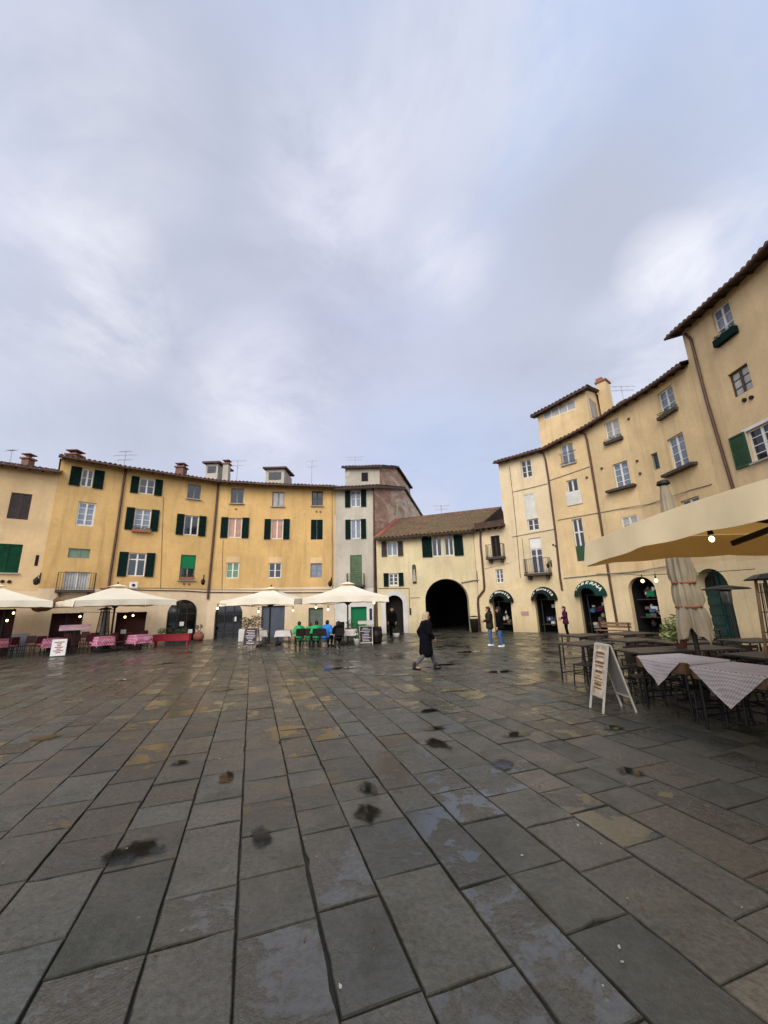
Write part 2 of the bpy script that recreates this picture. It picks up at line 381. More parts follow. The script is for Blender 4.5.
    def roof(s, m, over=.5, pitch=.28, rows=3, ends=(.15, .15), gutter=True, rafters=True):
        n = len(s.pts); Z = Vector((0, 0, 1)); E = []; Rg = []; BK = []; P = list(s.pts)
        P[0] = P[0]-s.fac[0].d*ends[0]; P[-1] = P[-1]+s.fac[-1].d*ends[1]
        for i in range(n):
            E.append(P[i]+s.vn[i]*over+Z*(s.eave[i]-over*pitch+.1)); Rg.append(P[i]-s.vn[i]*s.back/2+Z*(s.eave[i]+s.back/2*pitch+.1))
            BK.append(P[i]-s.vn[i]*(s.back+.2)+Z*(s.eave[i]+.05))
        mb = MB(); tiles(mb, E, Rg, rows=rows)
        for i in range(n-1):
            mb.poly([Rg[i], Rg[i+1], BK[i+1], BK[i]])
            lo = Z*.1
            mb.poly([E[i]-lo, E[i+1]-lo, E[i+1]-s.vn[i+1]*(over+.3)+Z*((over+.3)*pitch-.1), E[i]-s.vn[i]*(over+.3)+Z*((over+.3)*pitch-.1)], 1)
            mb.poly([E[i]-lo, E[i+1]-lo, E[i+1]+Z*.0, E[i]+Z*.0], 0)
            if rafters:
                L = (E[i+1]-E[i]).length; k = max(1, int(L/.55))
                for j in range(k):
                    t = (j+.5)/k; e = E[i].lerp(E[i+1], t)-Z*.14; v = s.vn[i].lerp(s.vn[i+1], t)
                    mb.bar(e-v*.05, e-v*(over-.02)+Z*(over*pitch), .07, .08, 1)
        r = mb.build('roof', [m, M['beam']], s.root)
        if gutter:
            g = MB(); g.tube([e+s.vn[i]*.05-Z*.06 for i, e in enumerate(E)], .06, 8); g.build('gutter', M['pipe'], r)
        s.E, s.Rg = E, Rg; return r
def tiles(mb, E, Rg, rows=3, period=.26, amp=.045, mi=0):
    acc = [0.0]
    for a, b in zip(E, E[1:]): acc.append(acc[-1]+(b-a).length)
    n = max(4, int(acc[-1]/period*6)); cols = []
    for k in range(n+1):
        sx = acc[-1]*k/n; i = max(j for j in range(len(acc)-1) if acc[j] <= sx+1e-6); t = (sx-acc[i])/(acc[i+1]-acc[i])
        a = E[i].lerp(E[i+1], t); b = Rg[i].lerp(Rg[i+1], t)
        ph = sx/period; w = amp*(abs(math.sin(PI*ph))*2-1)
        jit = .02*math.sin(int(ph)*12.9898+.5); col = []
        for r in range(rows):
            for q in (0, 1):
                f = (r+q)/rows; p = a.lerp(b, f) - (b-a).normalized()*(jit if r == 0 and q == 0 else 0)
                col.append(p+Vector((0, 0, w+.05+(.035 if q == 0 else 0)+.012*math.sin(int(ph)*7.1+r*3.3))))
        cols.append(col)
    m = 2*rows; vs = [p for c in cols for p in c]; fs = []
    for k in range(n):
        for r in range(m-1): fs.append([k*m+r, (k+1)*m+r, (k+1)*m+r+1, k*m+r+1])
    mb.add(vs, fs, mi, False)
    # closed front edge of the tile ends
    for k in range(n):
        a, b = cols[k][0], cols[k+1][0]; mb.poly([a, b, b-Vector((0, 0, .07)), a-Vector((0, 0, .07))], mi)

def opening(h, tl, br, dep=.16, arch=False, z0=None, f=None, u0=None, u1=None, z1=None, rise=None, clampz=True):
    f = f or h.find((tl[0]+br[0])/2, (tl[1]+br[1])/2)
    a, zt = f.uz(*tl); b, zb = f.uz(*br)
    if u0 is not None: a = u0
    if u1 is not None: b = u1
    if z1 is not None: zt = z1
    if z0 is not None: zb = z0
    a = max(a, .03); b = min(b, f.L-.03)
    if b-a < .2: print('NARROW', h.root.name, tl, br, a, b, f.L)
    o = dict(u0=a, u1=b, z0=zb, z1=zt, dep=dep, arch=arch)
    if rise: o['rise'] = rise
    f.op.append(o); return f, o
def shutter_leaf(f, ua, ub, z0, z1, m, parent, o0=.03, slats=14, hinge=None):
    mb = MB(); t = .045; w = .07
    f.box(mb, ua, ua+w, z0, z1, o0, o0+t); f.box(mb, ub-w, ub, z0, z1, o0, o0+t)
    for z in (z0, (z0+z1)/2-w/2, z1-w): f.box(mb, ua+w, ub-w, z, z+w, o0, o0+t)
    k = slats
    for i in range(k):
        zc = z0+w+(z1-z0-2*w)*(i+.5)/k; h = (z1-z0-2*w)/k
        mb.poly([f.pt(ua+w, zc-h*.62, o0+.042), f.pt(ub-w, zc-h*.62, o0+.042), f.pt(ub-w, zc+h*.45, o0+.008), f.pt(ua+w, zc+h*.45, o0+.008)])
    return mb.build('shutter', m, parent)
def win(h, tl, br, cols=2, rows=3, frame='frame', pane='gl', sh=None, shm='shut', sill=None, surround=None, dep=.16, trans=None, blind=None, name='window', shw=.5, closed=None, thick=.06):
    f, o = opening(h, tl, br, dep); u0, u1, z0, z1 = o['u0'], o['u1'], o['z0'], o['z1']; W = u1-u0; fr = M[frame] if isinstance(frame, str) else frame
    mb = MB(); d = -dep; t = thick
    f.box(mb, u0, u0+t, z0, z1, d, d+.07); f.box(mb, u1-t, u1, z0, z1, d, d+.07)
    f.box(mb, u0+t, u1-t, z0, z0+t, d, d+.07); f.box(mb, u0+t, u1-t, z1-t, z1, d, d+.07)
    for c in range(1, cols):
        uc = u0+W*c/cols; f.box(mb, uc-.045, uc+.045, z0+t, z1-t, d+.005, d+.075)
    if trans:
        zt = z0+(z1-z0)*trans; f.box(mb, u0+t, u1-t, zt-.035, zt+.035, d+.002, d+.072)
    for r in range(1, rows):
        zr = z0+(z1-z0)*r/rows; f.box(mb, u0+t, u1-t, zr-.016, zr+.016, d+.012, d+.052)
    if surround:
        for (a, b, c, e) in ((u0-.12, u0, z0-.12, z1+.12), (u1, u1+.12, z0-.12, z1+.12), (u0, u1, z1, z1+.12), (u0, u1, z0-.12, z0)): f.box(mb, a, b, c, e, .003, .02)
    w = mb.build(name, fr, h.root)
    p = MB(); p.poly([f.pt(u0, z0, d+.03), f.pt(u1, z0, d+.03), f.pt(u1, z1, d+.03), f.pt(u0, z1, d+.03)]); p.build('pane', M[pane], w)
    if blind:
        frac, bm = blind; b = MB(); f.box(b, u0+.02, u1-.02, z1-(z1-z0)*frac, z1-.01, d+.085, d+.1); b.build('blind', M[bm], w)
    if sill:
        s = MB(); f.box(s, u0-.08, u1+.08, z0-.07, z0-.003, -.02, sill if isinstance(sill, float) else .09); s.build('sill', M['stone'], w)
    if sh:
        for side in sh:
            a, b = (u0-W*shw-.02, u0-.02) if side == 'L' else (u1+.02, u1+W*shw+.02)
            shutter_leaf(f, a, b, z0-.03, z1+.03, M[shm], w)
    if closed:
        shutter_leaf(f, u0+.01, (u0+u1)/2-.006, z0+.01, z1-.01, M[closed], w, -.06); shutter_leaf(f, (u0+u1)/2+.006, u1-.01, z0+.01, z1-.01, M[closed], w, -.06)
    return f, o, w
def panel_opening(h, name, tl, br, m, dep=.2, z0=None, arch=False, u0=None, u1=None, z1=None, f=None, bars=0, barm='framed', hb=0):
    f, o = opening(h, tl, br, dep, arch, z0, f, u0, u1, z1); u0, u1, z0, z1 = o['u0'], o['u1'], o['z0'], o['z1']
    mb = MB(); N = 20; um = (u0+u1)/2; r = (u1-u0)/2
    if arch:
        rim = [(u0, z0)]+[(um-r*math.cos(PI*k/N), z1-r+r*math.sin(PI*k/N)) for k in range(N+1)]+[(u1, z0)]
        mb.poly([f.pt(a, z, -dep+.01) for a, z in rim])
    else: mb.poly([f.pt(u0, z0, -dep+.01), f.pt(u1, z0, -dep+.01), f.pt(u1, z1, -dep+.01), f.pt(u0, z1, -dep+.01)])
    p = mb.build(name, m, h.root)
    if bars or hb:
        q = MB(); zt = z1-r if arch else z1
        for a in (u0, u1-.07): f.box(q, a, a+.07, z0, zt, -dep+.02, -dep+.08)
        for i in range(1, bars+1):
            uc = u0+(u1-u0)*i/(bars+1); f.box(q, uc-.035, uc+.035, z0, zt+(math.sqrt(max(0, r*r-(uc-um)**2)) if arch else 0)-.02, -dep+.022, -dep+.082)
        for i in range(hb): 
            zz = zt-.04 if i == 0 else z0+(zt-z0)*.3*i
            f.box(q, u0+.07, u1-.07, zz, zz+.07, -dep+.024, -dep+.084)
        q.build('door_frame', M[barm], p)
    return f, o, p
def balcony(h, f, u0, u1, z, dp=.55, rail=.95, parent=None, slab='stoned', railm='iron'):
    mb = MB(); f.box(mb, u0, u1, z-.14, z, .004, dp)
    for u in (u0+.15, u1-.3): f.box(mb, u, u+.14, z-.38, z-.14, .004, dp*.6)
    b = mb.build('balcony', M[slab], parent or h.root)
    r = MB(); path = [(u0+.03, .02), (u0+.03, dp-.03), (u1-.03, dp-.03), (u1-.03, .02)]
    for zz in (z+.08, z+rail): r.tube([f.pt(a, zz, o) for a, o in path], .014, 6)
    for (a, oa), (b2, ob) in zip(path, path[1:]):
        L = math.hypot(b2-a, ob-oa); k = max(2, int(L/.11))
        for i in range(k+1):
            t = i/k; r.tube([f.pt(a+(b2-a)*t, z, oa+(ob-oa)*t), f.pt(a+(b2-a)*t, z+rail, oa+(ob-oa)*t)], .009, 5)
    r.build('railing', M[railm], b); return b
def foliage(name, m, parent, pts, size, n, seed=1, flat=.6):
    """leaf-sized faces scattered through ellipsoids: pts = [(centre, rx, ry, rz)]"""
    rn = random.Random(seed); mb = MB()
    for c, rx, ry, rz in pts:
        c = Vector(c)
        for i in range(n):
            while True:
                q = Vector((rn.uniform(-1, 1), rn.uniform(-1, 1), rn.uniform(-1, 1)))
                if .25 < q.length < 1: break
            p = c+Vector((q.x*rx, q.y*ry, q.z*rz)); s = size*rn.uniform(.6, 1.4)
            a = Vector((rn.uniform(-1, 1), rn.uniform(-1, 1), rn.uniform(-.6, .8))).normalized(); b = a.cross(Vector((rn.uniform(-1, 1), rn.uniform(-1, 1), rn.uniform(-1, 1)))).normalized()
            mb.add([p-a*s, p+b*s*.35, p+a*s, p-b*s*.35], [[0, 1, 2, 3]])
    return mb.build(name, m, parent)
FLB = 0
def flower_box(h, f, u0, u1, z, o, label, m='terracotta', leaf='leaf', hgt=.18, size=.05):
    global FLB; FLB += 1
    c = f.pt((u0+u1)/2, z, o+.1); t = thing('flower_box', label, 'flower box', c, 0, 'flower boxes on window sills')
    mb = MB(); f.box(mb, u0, u1, z+.002, z+hgt, o, o+.2); mb.build('trough', M[m], t)
    k = max(2, int((u1-u0)/.25))
    foliage('foliage', M[leaf], t, [(f.pt(u0+(u1-u0)*(i+.5)/k, z+hgt+.08, o+.1), .16, .14, .14) for i in range(k)], size, 40, FLB); return t
def chimney(h, px, ptop, pbot, Y, w=.6, m='chim', cap='terracotta', pots=False):
    p = atY(px, ptop+2.5, Y); q = atY(px, pbot, Y); mb = MB(); zb = q.z-1.5; w *= .8
    mb.box((p.x, Y, (p.z+zb)/2), w, w, p.z-zb); c = mb.build('chimney', M[m], h.root)
    k = MB(); k.box((p.x, Y, p.z+.05), w+.16, w+.16, .1)
    for dx in ((-.15, .15) if pots else (0,)): k.box((p.x+dx, Y, p.z+.2), w*.35, w*.5, .2)
    k.box((p.x, Y, p.z+.33), w+.1, w+.1, .06); k.build('chimney_cap', M['chim'], c); return c
def antenna(h, px, ptop, pbot, Y, arms=((.3, 1.2), (.8, .8)), slant=0):
    p = atY(px, ptop, Y); q = atY(px, pbot, Y); mb = MB(); b = Vector((p.x-slant, Y, q.z-1.2)); t = Vector((p.x, Y, p.z)); mb.tube([b, t], .022, 6)
    for dz, L in arms:
        c = t-Vector((0, 0, dz)); mb.tube([c-Vector((L/2, .1, 0)), c+Vector((L/2, -.1, 0))], .012, 5)
        for i in range(5):
            e = c+Vector((L*(i/4-.5), 0, 0)); mb.tube([e-Vector((0, .2, .12)), e+Vector((0, .2, .12))], .008, 4)
    mb.build('antenna', M['metal'], h.root)
def dormer(h, tl, br, Y, m='chimw', win_m='gl', deep=2.5):
    a = atY(*tl, Y); b = atY(*br, Y); mb = MB(); z0 = b.z-1.2
    mb.obox((a.x, Y, z0), (b.x-a.x, 0, 0), (0, deep, 0), (0, 0, a.z-z0)); d = mb.build('dormer', M[m], h.root)
    r = MB(); r.obox((a.x-.2, Y-.25, a.z+.003), (b.x-a.x+.4, 0, 0), (0, deep+.4, .25), (0, 0, .14)); r.build('dormer_roof', M['roof'], d)
    w = MB(); W = b.x-a.x; H = a.z-b.z
    w.box(((a.x+b.x)/2, Y-.02, b.z+H*.45), W*.66, .05, H*.6); w.build('dormer_window', M[win_m], d)
# ------------------------------------------------------------------ the houses round the square
# --- far-left apricot house
h1 = House('apricot_house', 'apricot rendered house at the left edge with brown and green closed shutters', [(-27.0, 10.5), (-25.0, 15.6), (-22.6, 18.75), (-19.13, 21.45)], [10.0]*4, None,
           [(.95, 2), (3.15, 1)], mats=[M['apricot'], M['pinkcream'], M['bluegrey']])
win(h1, (11.7, 492.1), (27.6, 520), rows=1, frame='frameb', closed='shutb', dep=.1)
win(h1, (-7, 543), (17.8, 573), rows=1, frame='frameb', closed='shutg', dep=.1, sill=.12)
panel_opening(h1, 'doorway', (-9, 609.5), (10.5, 641), M['shopred'], .5, 0, bars=1)
mb = MB(); f = h1.find(36, 560); u, z = f.uz(36.8, 560.5); f.box(mb, u-.07, u+.07, z-.3, z+.3, .002, .012); mb.build('wall_slot', M['darkin'], h1.root)
for x, y in ((2.5, 581.5), (9.3, 581.8)):
    mb = MB(); p = h1.pt(x, y); f = h1.find(x, y); mb.tube([p+f.n*.002, p+f.n*.05], .09, 10); mb.build('wall_vent', M['iron'], h1.root)
def wall_lamp(h, x, y, s=1.0):
    f = h.find(x, y); u, z = f.uz(x, y); mb = MB()
    mb.tube([f.pt(u, z+.35*s, .02), f.pt(u, z-.25*s, .02)], .03, 6); mb.tube([f.pt(u, z, .02), f.pt(u-.05, z+.18*s, .3), f.pt(u-.1, z+.05*s, .5*s)], .02, 6)
    lm = mb.build('lamp_bracket', M['iron'], h.root); q = MB(); c = f.pt(u-.1, z-.12*s, .5*s)
    q.lathe([(.02, .2*s), (.13*s, .06*s), (.15*s, .03*s), (.1*s, -.2*s), (.03, -.24*s)], c, 8); q.build('lantern', M['iron'], lm)
wall_lamp(h1, 40, 579)
h1.walls(); h1.roof(M['roof'], .55)
chimney(h1, 28.5, 457.5, 466, 22.5, .55); antenna(h1, 12.5, 449, 463, 22.5, ((.1, .5),))

# --- long yellow house
h2 = House('yellow_house', 'long curving yellow ochre house with dark green shutters and brown downpipes', [(-19.11, 21.43), (-16.73, 23.51), (-12.11, 26.7), (-8.75, 27.5), (-3.7, 28.2)], [10.95, 10.95, 10.93, 10.85, 10.72], None,
           [(3.3, 1)], mats=[M['yellow'], M['pinkcream']])
win(h2, (82.8, 468.3), (91.7, 487.4), rows=2, sh='LR', shw=.9)
win(h2, (140.1, 477.6), (153.6, 494.7), rows=2, sh='LR')
win(h2, (188.2, 483.6), (200.2, 499.6), rows=1, frame='frameg', sill=.14)
win(h2, (231.4, 488), (243.2, 503.6), rows=1, frame='frameg', sill=.14)
win(h2, (272.6, 491.8), (284, 506.4), rows=1, frame='frameg', pane='glp', sill=.12)
win(h2, (311.9, 491), (322.7, 505.8), rows=2, frame='frameb', pane='gl', sill=.12)
win(h2, (78.8, 501.2), (93, 526.6), rows=4, pane='glg', thick=.09)
f, o, w = win(h2, (135.6, 508.4), (149.2, 530.6), rows=4, pane='glg', sh='LR')
flower_box(h2, f, o['u0']-.05, o['u1']+.1, o['z0']-.16, .01, 'terracotta flower box under the middle shuttered window left of the second downpipe')
win(h2, (185, 514.9), (197.6, 535.5), rows=1, sh='LR')
win(h2, (228.8, 517.8), (241.2, 537.6), rows=1, pane='orange', sh='LR')
win(h2, (271.3, 519.5), (282.8, 538.8), rows=1, pane='orange', sh='LR')
win(h2, (311, 519.6), (322.7, 539.6), rows=1, closed='shut', dep=.1)
win(h2, (69, 548), (89.2, 558.5), rows=1, frame='frameg', pane='glgreen')
f, o, w = win(h2, (64.8, 571.5), (87.6, 590), cols=2, rows=1, pane='glp', dep=.18)
balcony(h2, f, o['u0']-.3, o['u1']+.3, o['z0'], .55, .95)
win(h2, (129.2, 552.6), (144, 576.3), rows=1, trans=.72, sh='LR')
f, o, w = win(h2, (181.3, 554.6), (194.2, 580), rows=2, frame='frameg', blind=(.55, 'greenblind'), sill=.15)
flower_box(h2, f, o['u0']+.05, o['u1']-.05, o['z0']+.0, -.02, 'terracotta flower box below the half lowered green blind')
for i, (a, b, p) in enumerate((((226.8, 562.6), (238.4, 578.2), 'glgreen'), ((269, 563), (281, 577.8), 'gl'), ((310.6, 563.4), (321.8, 577.3), 'glg'))):
    f, o, w = win(h2, a, b, rows=2, pane=p, frame='frame' if i < 2 else 'frameg', dep=.13)
    q = MB(); f.box(q, o['u0']-.02, o['u1']+.02, o['z1']+.002, o['z1']+.42, .003, .02); q.build('lintel_panel', M['apricot'], w)
mb = MB(); f = h2.find(133.5, 585); u, z = f.uz(133.5, 585.2); f.box(mb, u-.22, u+.22, z-.2, z+.2, .003, .02); vv = mb.build('vent_plate', M['frame'], h2.root)
q = MB(); q.tube([f.pt(u, z, .021), f.pt(u, z, .04)], .09, 12); q.build('vent_hole', M['iron'], vv)
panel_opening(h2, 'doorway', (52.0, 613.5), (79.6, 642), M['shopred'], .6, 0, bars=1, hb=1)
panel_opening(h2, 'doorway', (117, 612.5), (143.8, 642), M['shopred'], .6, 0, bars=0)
panel_opening(h2, 'glass_door', (168.8, 599.9), (195.6, 637), M['glk'], .4, 0, True, bars=2, hb=1)
panel_opening(h2, 'glass_door', (215.8, 601.5), (241.2, 636), M['glk'], .4, 0, True, bars=2, hb=2)
panel_opening(h2, 'roller_door', (261.8, 606), (284, 637), M['rollgrey'], .18, 0)
panel_opening(h2, 'roller_door', (308.6, 608), (322.8, 637), M['rollgreen'], .18, 0)
mb = MB(); f = h2.find(300, 620); ua, za = f.uz(291.5, 612); ub, zb = f.uz(306.5, 630); f.box(mb, ua, ub, zb, za, .003, .02); mb.build('notice_panel', M['ochre2'], h2.root)
h2.tube('string_course', [(100, 588.6), (125, 589.4), (150, 590.2), (183.8, 590.8), (208, 592.3), (250, 592.5), (290, 592.6), (333, 592.4)], .032, M['pipe'])
h2.tube('downpipe', [(126.2, 469.5), (124, 480), (117, 530), (111, 570), (107, 600), (103.5, 640)], .075, M['pipe'])
h2.tube('downpipe', [(218.6, 484), (217.6, 495), (213, 545), (208.6, 592), (207.5, 599)], .075, M['pipe'])
wall_lamp(h2, 203.5, 580); wall_lamp(h2, 331.5, 582)
for x, y in ((184, 583.8), (189, 584), (236, 509), (316.5, 511.5), (320.5, 511.8)):
    mb = MB(); p = h2.pt(x, y); f = h2.find(x, y); mb.tube([p+f.n*.002, p+f.n*.05], .07, 10); mb.build('wall_vent', M['chim'], h2.root)
for x0, y0, x1, y1, dd in ((180.5, 622, 184.5, 626, .37), (189, 629.5, 193, 633.5, .37), (232.5, 617, 235.5, 621.5, .37), (121, 630, 126, 634, .57)):
    mb = MB(); f = h2.find((x0+x1)/2, y0); ua, za = f.uz(x0, y0); ub, zb = f.uz(x1, y1); f.box(mb, ua, ub, zb, za, -dd, -dd+.012); mb.build('door_notice', M['paper'], h2.root)
h2.tube('cable', [(128, 588), (160, 588.2), (204, 589.2), (260, 590), (331, 589.6)], .014, M['cablem']); h2.tube('cable', [(222, 590), (222.5, 560), (223.3, 540)], .012, M['cablem']); h2.tube('cable', [(332, 489), (332.3, 530), (332.2, 588)], .014, M['cablem']); h2.tube('cable', [(163.5, 497), (162, 540), (160.5, 588)], .012, M['cablem'])
h2.walls(); h2.roof(M['roof'], .6)
chimney(h2, 75, 454, 461, 23.5, .8); chimney(h2, 181.5, 466, 472, 28.5, .75, pots=True); chimney(h2, 227, 462.5, 476, 29, .55, 'chimw')
dormer(h2, (206, 464), (217.5, 474), 29.0); dormer(h2, (266, 469.5), (284, 481), 29.5)
antenna(h2, 126, 451, 467, 26, ((.05, .8), (.35, 1.5), (.7, .9)), .0); antenna(h2, 238, 460, 476, 29.5, ((.1, 1.3), (.5, .8)))
antenna(h2, 312, 458.5, 481, 30, ((.25, .9), (.75, .7)))

# --- grey tower house with a brick flank
XR = atY(374.9, 560, 27.95).x
AX = Vector((XR, 27.95, 0)); BX = Vector((4.4, 43, 0)); MX = AX.lerp(BX, (36-27.95)/(43-27.95))
h3 = House('grey_house', 'tall narrow grey house with a rough brick flank and a roof storey', [(-3.68, 28.2), (XR, 27.95)], [10.55, 10.6], None, [(3.1, 1)], mats=[M['greyp'], M['white']], backpts=[(-3, 43), (4.4, 43)], skip=(1,))
win(h3, (350.5, 491), (360.9, 506.4), rows=2, pane='glg', sh='LR'); win(h3, (350.7, 520), (360.9, 538.3), rows=1, pane='glg', sh='LR')
f, o, w = win(h3, (350, 555.2), (362.2, 585), rows=1, frame='frameg', closed='shutm', dep=.1)
balcony(h3, f, o['u0']-.2, o['u1']+.2, o['z0'], .5, .8, railm='shutm')
panel_opening(h3, 'shutter_door', (350.8, 607), (367, 636), M['greenblind'], .2, 0)
panel_opening(h3, 'doorway', (335.8, 622), (344.5, 637), M['darkin'], .2, 0)
mb = MB(); f = h3.find(370, 614); ua, za = f.uz(368.4, 607.5); ub, zb = f.uz(373.4, 621); f.box(mb, ua, ub, zb, za, .003, .05); nb = mb.build('notice_board', M['frame'], h3.root)
q = MB(); f.box(q, ua+.07, ub-.07, zb+.07, za-.07, .051, .056); q.build('notice_sheet', M['chalk'], nb)
h3.tube('downpipe', [(373.6, 487), (374, 500), (374.4, 560), (374.8, 600), (375, 634)], .07, M['pipe'])
h3.walls()
zA = 10.6; zM = atY(404, 489, 36).z; zB = atY(415.5, 518, 43).z
Z = Vector((0, 0, 1)); mb = MB(); mb.poly([AX, BX, BX+Z*zB, MX+Z*zM, AX+Z*zA]); mb.build('brick_flank', M['brick'], h3.root)
mb = MB(); L0 = Vector((-3.75, 27.6, zA-.05)); R0 = Vector((XR+.25, 27.35, zA-.05)); Lm = Vector((-3.4, 36, zM+.1)); Rm = MX+Z*(zM+.1)+Vector((.2, 0, 0)); Rb = BX+Z*(zB+.1)+Vector((.2, .3, 0)); Lb = Vector((-3, 43.3, zB+.1))
tiles(mb, [L0, R0], [Lm, Rm], 4); tiles(mb, [Lb, Rb], [Lm, Rm], 4)
for a, b, c, d in ((L0, R0, Rm, Lm), (Lb, Rb, Rm, Lm)):
    k = Z*.16; mb.poly([a-k, b-k, c-k, d-k], 1); mb.poly([a-k, b-k, b, a], 1); mb.poly([b-k, c-k, c+Z*.05, b+Z*.05], 0)
mb.build('roof', [M['roof'], M['beam']], h3.root)
kx = lambda x, y: atY(x, y, 1.0).x
sd = (BX-AX).normalized(); slope = sd.x/sd.y; flank = lambda Y: AX.x+slope*(Y-AX.y)
YF = 29.3; YR = (AX.x-slope*AX.y)/(kx(396, 470)-slope); YR = max(31.5, min(YR, 35)); YB = YR+4.5
zF = atY(383, 466.5, YF).z; zR = atY(396, 467, YR).z; zK = atY(405.8, 488, YB).z; xl = atY(345.2, 475, YF).x
mb = MB(); e = .012
a0, a1, a2, b0, b2 = Vector((flank(YF)+e, YF, 0)), Vector((flank(YR)+e, YR, 0)), Vector((flank(YB)+e, YB, 0)), Vector((xl, YF, 0)), Vector((xl+.4, YB, 0))
zb0 = 10.4
mb.poly([b0+Z*zb0, a0+Z*zb0, a0+Z*zF, b0+Z*zF], 0); mb.poly([a0+Z*zb0, a2+Z*zb0, a2+Z*zK, a1+Z*zR, a0+Z*zF], 1); mb.poly([b0+Z*zb0, b2+Z*zb0, b2+Z*zK, Vector((xl+.2, YR, zR)), b0+Z*zF], 0)
mb.build('roof_storey', [M['greyp'], M['brick']], h3.root)
mb = MB(); fe, fd, lf = Vector((.28, 0, 0)), Vector((0, -.3, -.06)), Vector((-.28, 0, 0))
tiles(mb, [b0+Z*zF+fd+lf, a0+Z*zF+fd+fe], [Vector((xl+.2, YR, zR))+lf, a1+Z*zR+fe], 2); tiles(mb, [b2+Z*zK+lf, a2+Z*zK+fe], [Vector((xl+.2, YR, zR))+lf, a1+Z*zR+fe], 2)
for a, b, c, d in ((b0+Z*zF+fd+lf, a0+Z*zF+fd+fe, a1+Z*zR+fe, Vector((xl+.2, YR, zR))+lf), (b2+Z*zK+lf, a2+Z*zK+fe, a1+Z*zR+fe, Vector((xl+.2, YR, zR))+lf)):
    k = Z*.1; mb.poly([a-k, b-k, c-k, d-k], 1); mb.poly([a-k, b-k, b+Z*.04, a+Z*.04], 1); mb.poly([b-k, c-k, c+Z*.04, b+Z*.04], 1); mb.poly([a-k, d-k, d+Z*.04, a+Z*.04], 1)
mb.build('storey_roof', [M['roof'], M['beam']], h3.root)
p, q2 = atY(361.5, 472.8, YF), atY(368, 481, YF); mb = MB(); mb.box(((p.x+q2.x)/2, YF-.015, (p.z+q2.z)/2), q2.x-p.x, .05, p.z-q2.z); mb.build('window', M['darkin'], h3.root)
antenna(h3, 355, 457, 467, 31, ((.05, 1.6), (.3, 1.2)))

# --- low house over the archway
h4 = House('archway_house', 'low cream house with a mossy tiled roof and a dark vaulted passage', [(-.62, 27.42), (6.3, 27.05)], [6.72, 7.0], None, [], mats=[M['cream']], backpts=[(3, 37), (12.5, 36.5)])
ZE0, ZE1 = atY(377, 539, 27.4).z, atY(482, 530.5, 27.05).z; h4.eave = [ZE0, ZE1]
win(h4, (386.8, 542), (397.7, 555.6), rows=1, sh='LR', shm='shutb', pane='glg'); win(h4, (388.6, 573.6), (398.6, 585.6), rows=3, sh='LR', thick=.08)
f, o, w = win(h4, (431.6, 537.3), (442.6, 556.2), rows=1, sh='L', shw=1.0); win(h4, (444, 536.1), (454.3, 555.3), rows=1, sh='R', shw=1.0)
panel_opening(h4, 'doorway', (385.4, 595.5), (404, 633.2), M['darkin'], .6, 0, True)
f = h4.fac[0]; o = f.op[-1]
mb = MB(); um = (o['u0']+o['u1'])/2; r = (o['u1']-o['u0'])/2; zs = o['z1']-r; N = 18
pr = [(o['u0'], .02)]+[(um-r*math.cos(PI*k/N), zs+r*math.sin(PI*k/N)) for k in range(N+1)]+[(o['u1'], .02)]; wd = .32
po = [(o['u0']-wd, .02)]+[(um-(r+wd)*math.cos(PI*k/N), zs+(r+wd)*math.sin(PI*k/N)) for k in range(N+1)]+[(o['u1']+wd, .02)]
for (a, b, c, d) in zip(pr, pr[1:], po[1:], po):
    mb.poly([f.pt(*a, .035), f.pt(*b, .035), f.pt(*c, .035), f.pt(*d, .035)]); mb.poly([f.pt(*d, .0), f.pt(*c, .0), f.pt(*c, .035), f.pt(*d, .035)]); mb.poly([f.pt(*a, -.05), f.pt(*b, -.05), f.pt(*b, .035), f.pt(*a, .035)])
mb.build('door_surround', M['white'], h4.root)
f, o = opening(h4, (424.2, 579.4), (471.3, 632), .7, True, 0.0)
um = (o['u0']+o['u1'])/2; r = (o['u1']-o['u0'])/2; zs = o['z1']-r
prof = [(o['u0'], -.02)]+[(um-r*math.cos(PI*k/24), zs+r*math.sin(PI*k/24)) for k in range(25)]+[(o['u1'], -.02)]
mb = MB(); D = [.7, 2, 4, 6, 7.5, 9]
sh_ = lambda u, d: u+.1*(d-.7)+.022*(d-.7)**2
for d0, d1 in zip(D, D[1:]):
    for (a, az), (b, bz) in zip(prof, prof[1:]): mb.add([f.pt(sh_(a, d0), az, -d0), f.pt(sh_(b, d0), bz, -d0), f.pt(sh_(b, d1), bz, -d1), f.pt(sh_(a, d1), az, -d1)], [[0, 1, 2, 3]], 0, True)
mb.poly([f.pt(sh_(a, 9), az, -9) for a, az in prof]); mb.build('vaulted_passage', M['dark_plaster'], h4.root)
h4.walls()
ridgeL, ridgeR = atY(398, 520, 33.0), atY(501.5, 508, 32.0)
mb = MB(); n4 = f.n
E4 = [Vector((-.68, 27.42, ZE0+.02))+n4*.5-Z*.05, Vector((6.45, 27.05, ZE1+.02))+n4*.5-Z*.05]
G4 = [ridgeL, ridgeR]; tiles(mb, E4, G4, rows=16, period=.28, amp=.05)
k = Z*.14; mb.poly([E4[0]-k, E4[1]-k, G4[1]-k, G4[0]-k], 1); mb.poly([E4[0]-k, E4[1]-k, E4[1], E4[0]], 1); mb.poly([E4[1]-k, G4[1]-k, G4[1]+Z*.1, E4[1]+Z*.1], 1)
mb.poly([G4[0], G4[1], Vector((12.7, 37, 7)), Vector((3, 37, 7))])
for j in range(14):
    p = E4[0].lerp(E4[1], (j+.5)/14); mb.bar(p-Z*.2, p-Z*.2-n4*.55+Z*.2, .1, .1, 1)
